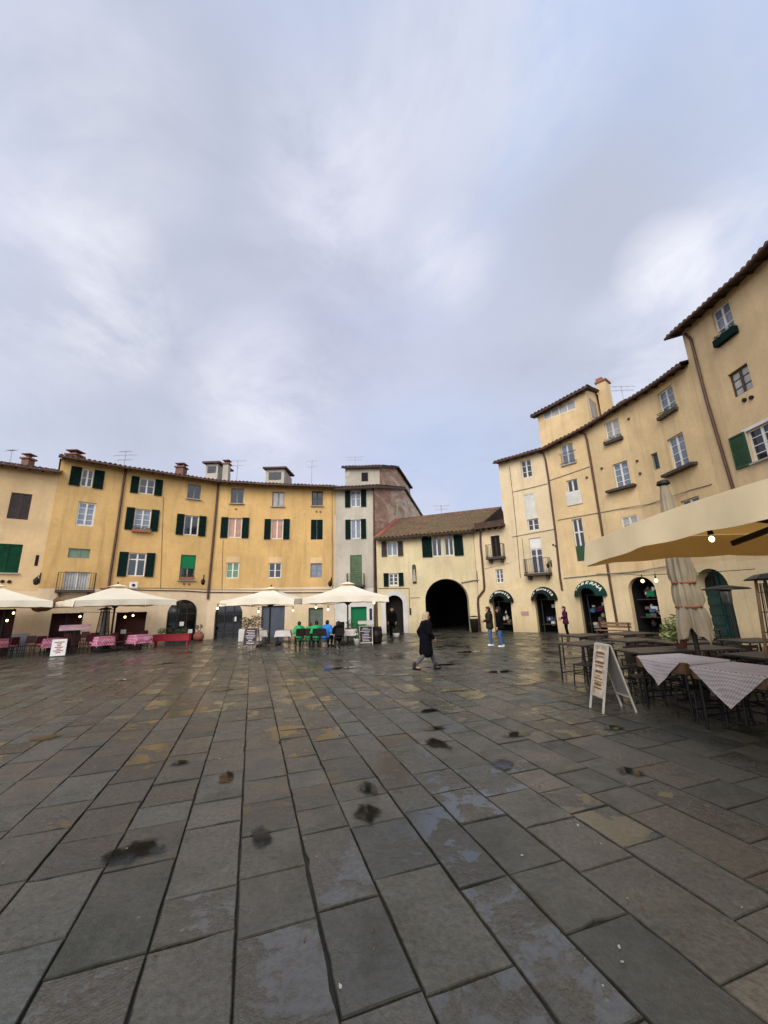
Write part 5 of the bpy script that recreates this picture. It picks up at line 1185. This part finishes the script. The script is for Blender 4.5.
# bench and low planter in front of the shop arches
bp = gp(614, 640.5); t = thing('wooden_bench', 'weathered wooden bench outside the lettered shop arch', 'bench', (bp.x, bp.y, 0), rad(-55))
for z, y in ((.45, 0), (.45, .14), (.45, -.14)): q = MB(); q.box((0, y, z), 1.5, .12, .035); part(q, 'seat_board', M['woodfr'], t)
for z in (.62, .76): q = MB(); q.box((0, .24, z), 1.5, .03, .11); part(q, 'back_board', M['woodfr'], t)
for x in (-.65, .65): 
    q = MB(); q.box((x, -.15, .215), .06, .05, .43); q.box((x, .2, .41), .06, .05, .82); q.box((x, 0, .41), .05, .3, .04); part(q, 'leg', M['wood'], t)
bp = gp(648, 641); t = thing('low_planter', 'long low dark planter box under the display arch', 'planter', (bp.x, bp.y, 0), rad(-62)); q = MB(); q.box((0, 0, .2), 1.9, .35, .36); part(q, 'trough', M['wood'], t, .01)
q = MB(); q.box((0, 0, .385), 1.8, .27, .01); part(q, 'soil', M['darkin'], t)

# ------------------------------------------------------------------ left terrace
def small_cloth_table(label, x, y, rz, m, clabel, g1, g2, first=[None]):
    if first[0] is None: first[0] = table(label, .72, .72, .75, M['tabletop'], M['blackm'], g1); put(first[0], x, y, rz)
    else: copy_tree(first[0], (x, y, 0), rz, label)['group'] = g1
    cloth(clabel, x, y, rz, .36, .36, .78 if m is M['pinkcloth'] else .66, .75, m, g2, x, True)
GP, GPC = 'small tables under pink check cloths', 'pink check cloths of the left terrace'
for px, py, lab, cl in ((-1, 655, 'table under a pink cloth cut by the left edge of the photo', 'pink check cloth cut by the left edge of the photo'), (46, 655, 'table under a pink cloth beside the pink lectern', 'pink check cloth on the table beside the pink lectern'),
                        (98, 653, 'table under a pink cloth at the pole of the parasol by the red planter', 'pink check cloth on the table at the parasol pole'), (20, 650.5, 'table under a pink cloth in front of the blue grey wall base', 'pink check cloth in front of the blue grey wall base'), (135, 650.5, 'table under a pink cloth nearest the red planter', 'pink check cloth on the table nearest the red planter')):
    p = gp(px, py); small_cloth_table(lab, p.x, p.y+.2, rad(-40+px*.1), M['pinkcloth'], cl, GP, GPC)
cr = chair('dark red chair left of the pink lectern table', M['chairred'], M['chairdk'], 'dark red chairs of the left terrace', True); p = gp(33, 656); put(cr, p.x, p.y+.2, rad(60))
for px, py, r, lab in ((10, 657, 20, 'dark red chair next to the leftmost pink table, facing the square'), (22, 656, 200, 'dark red chair second from the left edge'), (73, 654, 240, 'dark red chair right of the white menu board'), (83, 654, 60, 'dark red chair left of the parasol pole table'), (89, 651, 40, 'dark red chair tucked behind the parasol pole table'),
                        (113, 652, 250, 'dark red chair right of the parasol pole table'), (121, 651, 70, 'dark red chair left of the table nearest the red planter'), (143, 648, 240, 'dark red chair between the last pink table and red planter'), (58, 652.5, 180, 'dark red chair behind the white menu board'), (3, 658, 90, 'dark red chair at the very left edge of the photo'), (27, 651, 170, 'dark red chair against the blue grey wall base'), (78, 649, 190, 'dark red chair in front of the dark doorway')):
    p = gp(px, py); copy_tree(cr, (p.x, p.y+.2, 0), rad(r), lab)
p = gp(63, 655); t = thing('menu_lectern', 'pale pink sloping menu lectern above the white menu board', 'lectern', (p.x, p.y+.5, 0), rad(38))
q = MB(); q.box((0, 0, .55), .09, .09, 1.1); part(q, 'stand', M['blackm'], t); q = MB(); q.box((0, 0, .02), .45, .4, .04); part(q, 'base', M['blackm'], t); q = MB(); q.obox((-.62, -.2, 1.1), (1.24, 0, 0), (0, .42, .22), (0, -.02, .04)); part(q, 'menu_tray', M['pinkpaper'], t, .004)
p = gp(59, 656.5); t = thing('menu_board', 'leaning white menu board with red print among the pink tables', 'sign', (p.x, p.y-.1, 0), rad(38))
q = MB(); q.obox((-.27, .0, .04), (.54, 0, 0), (0, .2, .72), (0, .04, -.01)); part(q, 'board', M['paper'], t)
q = MB(); rr = random.Random(8)
for i in range(7): 
    zz = .16+i*.075; w_ = rr.uniform(.06, .18); q.obox((-w_, (zz-.04)*.278-.006, zz), (2*w_, 0, 0), (0, .012, .04), (0, .002, 0))
part(q, 'printed_lines', M['strapred'], t)
q = MB(); 
for x in (-.3, .3): q.bar((x*.8, .36, 0), (x*.8, .22, .7), .03, .03)
part(q, 'easel_leg', M['woodfr'], t)
p = gp(170.5, 646); t = thing('bench_planter', 'bright red trough planter on legs with green plants', 'planter', (p.x, p.y+.1, 0), rad(10))
q = MB(); q.box((0, 0, .43), 1.9, .4, .34); part(q, 'trough', M['redp'], t, .01); q = MB(); q.box((0, 0, .62), 1.97, .46, .04); part(q, 'rim', M['redp'], t)
for x in (-.84, .84): 
    for y in (-.13, .13): q = MB(); q.box((x, y, .13), .07, .07, .26); part(q, 'leg', M['redp'], t)
foliage('foliage', M['leaf'], t, [(Vector((p.x-.65+.33*i, p.y+.1, .78+.05*math.sin(i*2))), .22, .18, .18) for i in range(5)], .05, 110, 9)
p = gp(200, 640.5); t = thing('flower_pot', 'terracotta flower pot with two dry plants between the glass doors', 'plant pot', (p.x, p.y-.25, 0)); q = MB(); q.lathe([(.0, 0), (.24, 0), (.33, .2), (.3, .4), (.18, .5), (.2, .56), (.15, .54), (.0, .5)], (0, 0, 0), 16); part(q, 'pot', M['terracotta'], t)
foliage('foliage', M['leafb'], t, [(Vector((p.x-.13, p.y-.25, .85)), .1, .1, .14), (Vector((p.x+.14, p.y-.25, .9)), .1, .1, .12)], .05, 60, 12)
q = MB(); q.tube([(0, 0, .5), (-.13, 0, .8)], .02, 5); q.tube([(0, 0, .5), (.14, 0, .82)], .02, 5); part(q, 'stem', M['wood'], t)
p = gp(220, 637.5); t = thing('purple_planter', 'purple planter tub inside the second arched glass doorway', 'planter', (p.x, p.y-.35, 0)); q = MB(); q.lathe([(.0, 0), (.26, 0), (.36, .6), (.38, .66), (.3, .64), (.0, .6)], (0, 0, 0), 14); part(q, 'tub', M['purple'], t)
foliage('foliage', M['leafb'], t, [(Vector((p.x, p.y-.35, .95)), .3, .28, .32)], .07, 150, 22)
# ------------------------------------------------------------------ middle terrace
p = gp(250.5, 641); t = thing('stone_planter', 'pale planter with two clipped round bushes behind the chalkboard', 'planter', (p.x, p.y, 0), rad(10)); q = MB(); q.box((0, 0, .36), 1.35, .5, .72); part(q, 'trough', M['potw'], t, .02)
foliage('foliage', M['leafb'], t, [(Vector((p.x-.38, p.y, 1.05)), .42, .36, .38), (Vector((p.x+.3, p.y, 1.12)), .5, .4, .45)], .06, 420, 14)
def chalkboard(label, x, y, rz, w, h, lean, frame, group=None, stand=False):
    t = thing('chalkboard', label, 'sign', (x, y, 0), rz); 
    q = MB(); W2 = w/2; f0, f1 = Vector((0, -lean, 0)), Vector((0, 0, h))
    for sx in (-W2, W2): q.bar(f0+Vector((sx, 0, 0)), f1+Vector((sx, 0, 0)), .05, .04, 0, (1, 0, 0))
    for k in (.12, .97): pm = f0.lerp(f1, k); q.bar(pm-Vector((W2-.025, 0, 0)), pm+Vector((W2-.025, 0, 0)), .05, .05)
    part(q, 'frame', frame, t); q = MB(); a, b = f0.lerp(f1, .14), f0.lerp(f1, .95); q.obox(a-Vector((W2-.03, 0, 0)), (w-.06, 0, 0), b-a, (0, .012, 0)); part(q, 'slate', M['chalk'], t)
    q = MB(); rr = random.Random(int(x*10)); d = (b-a)
    for i in range(9):
        k = .08+i*.1; w_ = rr.uniform(.08, W2-.08); c = a.lerp(b, k)+Vector((rr.uniform(-.04, .04), -.006, 0)); q.obox(c-Vector((w_, 0, 0)), (2*w_, 0, 0), d*.028, (0, .003, 0), i % 2)
    part(q, 'chalk_lines', [M['paper'], M['pinkpaper']], t); q = MB()
    for sx in (-W2, W2): q.bar((sx, lean, 0), (sx, .05, h-.02), .04, .03)
    part(q, 'rear_leg', frame, t); return t
p = gp(249.5, 648); chalkboard('chalkboard sign with pale frame in front of the bush planter', p.x, p.y+.2, rad(-6), .68, .95, .22, M['woodfr'])
p = gp(366, 645); tt_ = chalkboard('upright chalkboard in a grey wood frame beside the white flower pot', p.x, p.y+.1, rad(4), .64, .92, .08, M['cream_wood'])
q = MB(); q.box((0, 0, 1.08), .8, .36, .16); q.box((0, .08, .98), .1, .1, .06); part(q, 'menu_box', M['paper'], tt_)
GW, GWC = 'small tables under white cloths', 'white cloths of the middle terrace'
for px, py, lab, cl in ((258, 646, 'table under a white cloth just right of the chalkboard', 'white cloth on the table just right of the chalkboard'), (281.5, 646, 'table under a white cloth at the left of the green jackets', 'white cloth on the table left of the green jackets'), (349, 645.5, 'table under a white cloth at the parasol pole by the pot', 'white cloth on the table at the pole by the white pot')):
    p = gp(px, py); small_cloth_table(lab, p.x, p.y+.35, rad(8), M['whitecloth'], cl, GW, GWC)
p = gp(315, 645); tl = table('long dark table where the guests in green sit', 2.0, .8, .75, M['tabletop'], M['blackm']); put(tl, p.x, p.y+.85, rad(4))
p = gp(357, 645.5); t = thing('flower_pot', 'small white pot of green leaves beside the framed chalkboard', 'plant pot', (p.x, p.y+.1, 0)); q = MB(); q.lathe([(.0, 0), (.13, 0), (.18, .3), (.19, .32), (.15, .3), (.0, .28)], (0, 0, 0), 14); part(q, 'pot', M['potw'], t); foliage('foliage', M['leaf'], t, [(Vector((p.x, p.y+.1, .5)), .2, .2, .25)], .06, 120, 31)
p = gp(376, 644); t = thing('barrel', 'dark round barrel right of the framed chalkboard', 'barrel', (p.x, p.y+.3, 0)); q = MB(); q.lathe([(.0, 0), (.27, 0), (.34, .4), (.28, .82), (.0, .82)], (0, 0, 0), 20); part(q, 'body', M['chairdk'], t)
for z, r in ((.12, .295), (.4, .345), (.68, .31)): q = MB(); q.lathe([(r, -.03), (r+.01, -.03), (r+.01, .03), (r, .03)], (0, 0, z), 20); part(q, 'hoop', M['iron'], t)
p = gp(354, 636); t = thing('box_planter', 'leafy planter box in front of the bright green shutter door', 'planter', (p.x, 26.6, 0)); q = MB(); q.box((0, 0, .25), 1.2, .4, .5); part(q, 'trough', M['wood'], t); foliage('foliage', M['leaf'], t, [(Vector((p.x-.3, 26.6, .75)), .3, .2, .3), (Vector((p.x+.3, 26.6, .8)), .3, .2, .3)], .06, 150, 41)
p = gp(475, 632); t = thing('waste_bin', 'dark round litter bin beside the vaulted passage', 'bin', (p.x-.05, 26.55, 0)); q = MB(); q.lathe([(.0, .05), (.24, .05), (.29, .8), (.31, .86), (.27, .86), (.25, .8), (.0, .3)], (0, 0, 0), 18); part(q, 'body', M['bintm'], t); q = MB(); q.lathe([(.3, .97), (.2, 1.04), (.0, 1.06)], (0, 0, 0), 18); q.tube([(-.27, 0, .8), (-.27, 0, .99)], .02, 6); q.tube([(.27, 0, .8), (.27, 0, .99)], .02, 6); part(q, 'lid', M['bintm'], t)
q = MB(); q.lathe([(.0, 0), (.2, 0), (.2, .05), (.0, .05)], (0, 0, 0), 14); part(q, 'base', M['iron'], t)
p = gp(399, 638); t = thing('flower_pot', 'small pale pot by the arched doorway left of the passage', 'plant pot', (p.x-.15, p.y, 0)); q = MB(); q.lathe([(.0, 0), (.14, 0), (.2, .28), (.15, .27), (.0, .25)], (0, 0, 0), 12); part(q, 'pot', M['potw'], t); foliage('foliage', M['leaf'], t, [(Vector((p.x-.15, p.y, .42)), .25, .2, .2)], .05, 90, 51)
# ------------------------------------------------------------------ people
def capsule(bm, p0, p1, r0, r1, n=12, m=4):
    p0, p1 = Vector(p0), Vector(p1); d = p1-p0; L = max(d.length, 1e-4); d = d/L if d.length > 1e-4 else Vector((0, 0, 1))
    x = d.cross(Vector((0, 0, 1)) if abs(d.z) < .9 else Vector((1, 0, 0))).normalized(); y = d.cross(x); rings = []
    for k in range(m+1): a = -PI/2+PI/2*k/m; rings.append((p0+d*(r0*math.sin(a)), max(r0*math.cos(a), 1e-4)))
    for k in range(m+1): a = PI/2*k/m; rings.append((p1+d*(r1*math.sin(a)), max(r1*math.cos(a), 1e-4)))
    V = [[bm.verts.new(c+(x*math.cos(2*PI*i/n)+y*math.sin(2*PI*i/n))*r) for i in range(n)] for c, r in rings]
    for a, b in zip(V, V[1:]):
        for i in range(n): bm.faces.new((a[i], a[(i+1) % n], b[(i+1) % n], b[i]))
    bm.faces.new(V[0][::-1]); bm.faces.new(V[-1])
def melt(caps, voxel, name, m, parent, extra=None, smooth=4, scale=1.0, squash=None):
    bm = bmesh.new()
    for c in caps: capsule(bm, *c)
    if squash: bmesh.ops.scale(bm, vec=squash, verts=bm.verts)
    bmesh.ops.recalc_face_normals(bm, faces=bm.faces)
    me = bpy.data.meshes.new(name); bm.to_mesh(me); bm.free(); ob = bpy.data.objects.new(name, me); COL.objects.link(ob)
    r = ob.modifiers.new('r', 'REMESH'); r.mode = 'VOXEL'; r.voxel_size = voxel; r.use_smooth_shade = True
    s = ob.modifiers.new('s', 'SMOOTH'); s.iterations = smooth; s.factor = .5
    dg = bpy.context.evaluated_depsgraph_get(); me2 = bpy.data.meshes.new_from_object(ob.evaluated_get(dg)); bpy.data.objects.remove(ob); bpy.data.meshes.remove(me)
    if extra:
        bm = bmesh.new(); bm.from_mesh(me2)
        for c in extra: capsule(bm, *c, n=8, m=3)
        bm.to_mesh(me2); bm.free()
        me2.polygons.foreach_set('use_smooth', [True]*len(me2.polygons))
    me2.name = name; me2.materials.clear(); me2.materials.append(m); o = bpy.data.objects.new(name, me2); COL.objects.link(o); o.parent = parent; return o
def person(label, loc, rz, h, pose='stand', top='blk', bottom='denim', hair='hairdk', shoe='bootm', coat=.78, female=False, scarf=None, armpose=None, group=None, phase=1, vox=.017, longhair=False, hood=False, bulk=1.0):
    """faces +Y; 1.75 m figure scaled to h"""
    t = thing('person', label, 'person', loc, rz, group); k = h/1.75; t.scale = (k, k, k)
    V = Vector; sw = .17 if female else .19; hx = .095; bend = .04 if pose == 'walk' else (.13 if pose == 'sit' else 0)
    if pose == 'sit': hip, kneeL, kneeR, ankL, ankR = .5, V((-hx*1.3, .43, .5)), V((hx*1.3, .43, .5)), V((-hx*1.2, .38, .09)), V((hx*1.2, .38, .09)); dz = -.42
    elif pose == 'walk': hip, kneeL, kneeR, ankL, ankR = .9, V((-hx, .2, .5)), V((hx, -.1, .49)), V((-hx*.9, .34, .1)), V((hx*.9, -.42, .17)); dz = -.02
    else: hip, kneeL, kneeR, ankL, ankR = .92, V((-hx*1.15, .02, .5)), V((hx*1.15, .015, .5)), V((-hx*1.25, -.03, .09)), V((hx*1.25, -.02, .09)); dz = 0
    if phase < 0: kneeL, kneeR, ankL, ankR = V((-kneeR.x, kneeR.y, kneeR.z)), V((-kneeL.x, kneeL.y, kneeL.z)), V((-ankR.x, ankR.y, ankR.z)), V((-ankL.x, ankL.y, ankL.z))
    sh = V((0, bend, 1.43+dz)); neck = V((0, bend+.01, 1.5+dz)); head = V((0, bend+.035, 1.635+dz))
    A = armpose or dict(L=((-sw-.05, -.02, 1.16), (-sw-.06, .06, .92)), R=((sw+.05, -.02, 1.16), (sw+.06, .06, .92)))
    arms = []
    for s, key in ((-1, 'L'), (1, 'R')):
        e, w = V(A[key][0])+V((0, 0, dz)), V(A[key][1])+V((0, 0, dz)); arms.append((V((s*sw, bend, 1.4+dz)), e, w))
    body = [((0, 0, hip), (0, bend*.5, hip+.25), .125, .115), ((0, bend*.5, hip+.25), sh-V((0, 0, .1)), .125, .14), (sh-V((sw-.05, 0, 0)), sh+V((sw-.05, 0, 0)), .075, .075), (sh, neck+V((0, 0, .06)), .06, .052),
            (head+V((0, -.012, .025)), head+V((0, -.012, .03)), .094, .094), (head+V((0, .02, -.055)), head+V((0, .035, -.075)), .062, .045)]
    legs = []
    for kn, an, s in ((kneeL, ankL, -1), (kneeR, ankR, 1)): legs += [((s*hx, 0, hip), kn, .088, .058), (kn, an, .057, .04)]
    fing = []; hands = []
    for (s0, e, w), s in zip(arms, (-1, 1)):
        body += [(s0, e, .05, .042), (e, w, .041, .03)]; d = (w-e).normalized(); side = d.cross(V((s, 0, 0))).normalized() if abs(d.x) < .9 else V((0, 0, 1)); pe = w+d*.085
        hands += [(w, pe, .03, .036), (w+side*.012, pe+side*.018, .026, .03), (w-side*.012, pe-side*.018, .026, .03)]
        curl = V((-s*.018, .012, 0))
        for i, L in enumerate((.07, .08, .075, .058)):
            b = pe+side*(.03-.02*i); m1 = b+d*(.02+L*.5)+curl*.4; fing += [(b, m1, .011, .0095), (m1, m1+d*L*.5+curl, .0095, .008)]
        b = w+d*.03+side*.035; fing += [(b, b+d*.035+side*.028, .012, .011), (b+d*.035+side*.028, b+d*.075+side*.03+curl, .011, .009)]
    feet = [(an+V((0, -.02, -.03)), an+V((0, .13, -.055)), .04, .034) for an in (ankL, ankR)]
    fe = [(head+V((0, .078, .012)), head+V((0, .108, -.022)), .011, .017), (head+V((-.095, -.012, .01)), head+V((-.098, -.016, -.03)), .014, .011), (head+V((.095, -.012, .01)), head+V((.098, -.016, -.03)), .014, .011)]
    b = melt(body+legs+hands+feet, vox, 'body', M['skin'], t, fing+fe, 3)
    for s in (-1, 1):
        q = MB(); q.ball(head+V((s*.034, .079, .022)), .014, .01, .009, 8, 6); part(q, 'eye', M['eye'], b)
    q = MB(); q.ball(head+V((0, .088, -.058)), .024, .01, .007, 8, 5); part(q, 'mouth', M['lip'], b)
    # clothing
    torso = [((0, 0, hip+.02), (0, bend*.5, hip+.25), .155, .145), ((0, bend*.5, hip+.25), sh-V((0, 0, .08)), .15, .165), (sh-V((sw-.05, 0, .01)), sh+V((sw-.05, 0, -.01)), .098, .098), (sh+V((0, -.01, .0)), neck+V((0, -.005, .0)), .085, .075)]
    for s0, e, w in arms: torso += [(s0, e, .072, .062), (e, e.lerp(w, .93), .062, .05)]
    if coat > 0 and pose != 'sit':
        zc = hip-(coat-.3)*.5 if coat < .6 else hip-.42*coat
        for s in (-1, 1): torso += [((s*.07, 0, hip+.05), (s*.1, .0, zc), .13, .13), ((s*.07, .0, hip+.05), (s*.08, .07, zc), .12, .1), ((s*.07, .0, hip+.05), (s*.08, -.07, zc), .12, .1)]
    if bulk != 1: torso = [(Vector((Vector(p).x*(1+(bulk-1)*.6), Vector(p).y, Vector(p).z)), Vector((Vector(q).x*(1+(bulk-1)*.6), Vector(q).y, Vector(q).z)), r0*bulk, r1*bulk) for p, q, r0, r1 in torso]
    melt(torso, vox, 'coat' if coat > .5 else 'jacket', M[top], t, None, 3)
    tr = [((-hx*.6, 0, hip+.03), (hx*.6, 0, hip+.03), .125, .125)]
    for kn, an, s in ((kneeL, ankL, -1), (kneeR, ankR, 1)): tr += [((s*hx, 0, hip), kn, .108, .078 if not female else .07), (kn, an+V((0, 0, .03)), .078 if not female else .068, .066 if not female else .05)]
    melt(tr, vox, 'trousers', M[bottom], t, None, 3)
    for an in (ankL, ankR):
        tilt = V((0, 0, -.05 if an.z > .12 else 0)); sc = [(an+V((0, -.045, -.045)), an+V((0, .15, -.052))+tilt*.6, .045, .04), (an+V((0, -.03, -.02)), an+V((0, -.01, .09 if shoe == 'bootm' else .02)), .052, .058)]
        melt(sc, .012, 'boot' if shoe == 'bootm' else 'shoe', M[shoe], t, None, 2)
    hc = [(head+V((0, -.03, .045)), head+V((0, -.035, .05)), .103, .1), (head+V((0, -.05, .0)), head+V((0, -.055, -.05)), .09, .075), (head+V((0, .03, .085)), head+V((0, .0, .09)), .06, .06)]
    if longhair: hc += [(head+V((s*.075, -.02, .02)), head+V((s*.075, -.03, -.11)), .04, .035) for s in (-1, 1)]+[(head+V((0, -.06, 0)), head+V((0, -.075, -.14)), .09, .08)]
    melt(hc, .013, 'hair', M[hair], b, None, 2)
    if scarf: melt([(neck+V((.085*math.cos(i*PI/4), .08*math.sin(i*PI/4), .0)), neck+V((.085*math.cos((i+1)*PI/4), .08*math.sin((i+1)*PI/4), .005)), .05, .05) for i in range(8)], .014, 'scarf', M[scarf], t, None, 2)
    if hood: melt([(neck+V((s*.06, -.06, .0)), neck+V((s*.02, -.1, .02)), .06, .06) for s in (-1, 1)], .015, 'hood', M[top], t, None, 2)
    return t
person('woman with grey blond hair, dark coat and red scarf walking across the wet square', (1.12, 11.95, 0), rad(-72), 1.66, 'walk', 'navy', 'greyleg', 'hairgrey', 'bootm', .82, True, 'scarf', dict(L=((-.24, -.1, 1.17), (-.22, -.02, .95)), R=((.24, .02, 1.15), (.18, .18, 1.0))), vox=.014, longhair=True, bulk=1.22)
person('man in olive black jacket and jeans, left of two men near the first lettered arch', (4.62, 18.1, 0), rad(75), 1.68, 'stand', 'olive', 'denim', 'hairdk', 'whiteshoe', .42, armpose=dict(L=((-.24, .02, 1.16), (-.1, .24, 1.12)), R=((.24, .02, 1.16), (.12, .24, 1.12))), hood=True, bulk=1.12)
person('man in black jacket and jeans, right of two men near the first lettered arch', (4.93, 17.55, 0), rad(60), 1.66, 'stand', 'blk', 'denim', 'hairdk', 'whiteshoe', .42, hood=True, bulk=1.15)
person('woman in a plum coat standing by the cream wall between two arches', (9.75, 21.9, 0), rad(80), 1.55, 'stand', 'plum', 'blk', 'hairdk', 'bootm', .55, True, None, dict(L=((-.22, .05, 1.17), (-.12, .25, 1.1)), R=((.22, 0, 1.16), (.2, .2, 1.02))))
person('person in black standing at the arched doorway left of the passage', (.33, 24.2, 0), rad(160), 1.74, 'stand', 'blk', 'blk', 'hairdk', 'bootm', .45)
GS = 'guests at the middle terrace'
sc_ = chair('dark chair under the guest in green nearest the white cloth table', M['chairdk'], M['blackm'], 'chairs of the seated guests', True)
LABC = ['dark chair under the guest in green nearest the white cloth table', 'dark chair under the second guest in green', 'dark chair under the guest in green next to the blue jacket', 'dark chair under the guest in the blue jacket', 'dark chair under the guest in black by the parasol pole']
SEAT = [(297.5, 'jgreen', 'hairdk', 'seated guest in a green jacket nearest the white cloth table'), (306.5, 'jgreen', 'hairred', 'seated auburn haired guest in a green jacket'), (315, 'jgreen', 'hairdk', 'seated guest in a green jacket next to the blue jacket'), (324.5, 'jblue', 'hairdk', 'seated guest in a bright blue jacket'), (338, 'blk', 'hairdk', 'seated guest in black by the parasol pole')]
for i, (px, tp, hr, lab) in enumerate(SEAT):
    p = gp(px, 648.2); y = p.y+(.35 if i != 1 else .55)
    r = rad((22, -12, 14, -26, 18)[i]); person(lab, (p.x, y, 0), r, (1.58, 1.5, 1.6, 1.62, 1.56)[i], 'sit', tp, 'blk', hr, 'bootm', .3, True, None, dict(L=((-.22, .12, 1.17), (-.14, .36, 1.16)), R=((.22, .12, 1.17), (.14, .36, 1.16))), GS, vox=.02, bulk=1.38)
    if i == 0: put(sc_, p.x, y-.02, r)
    else: copy_tree(sc_, (p.x, y-.02, 0), r, LABC[i])
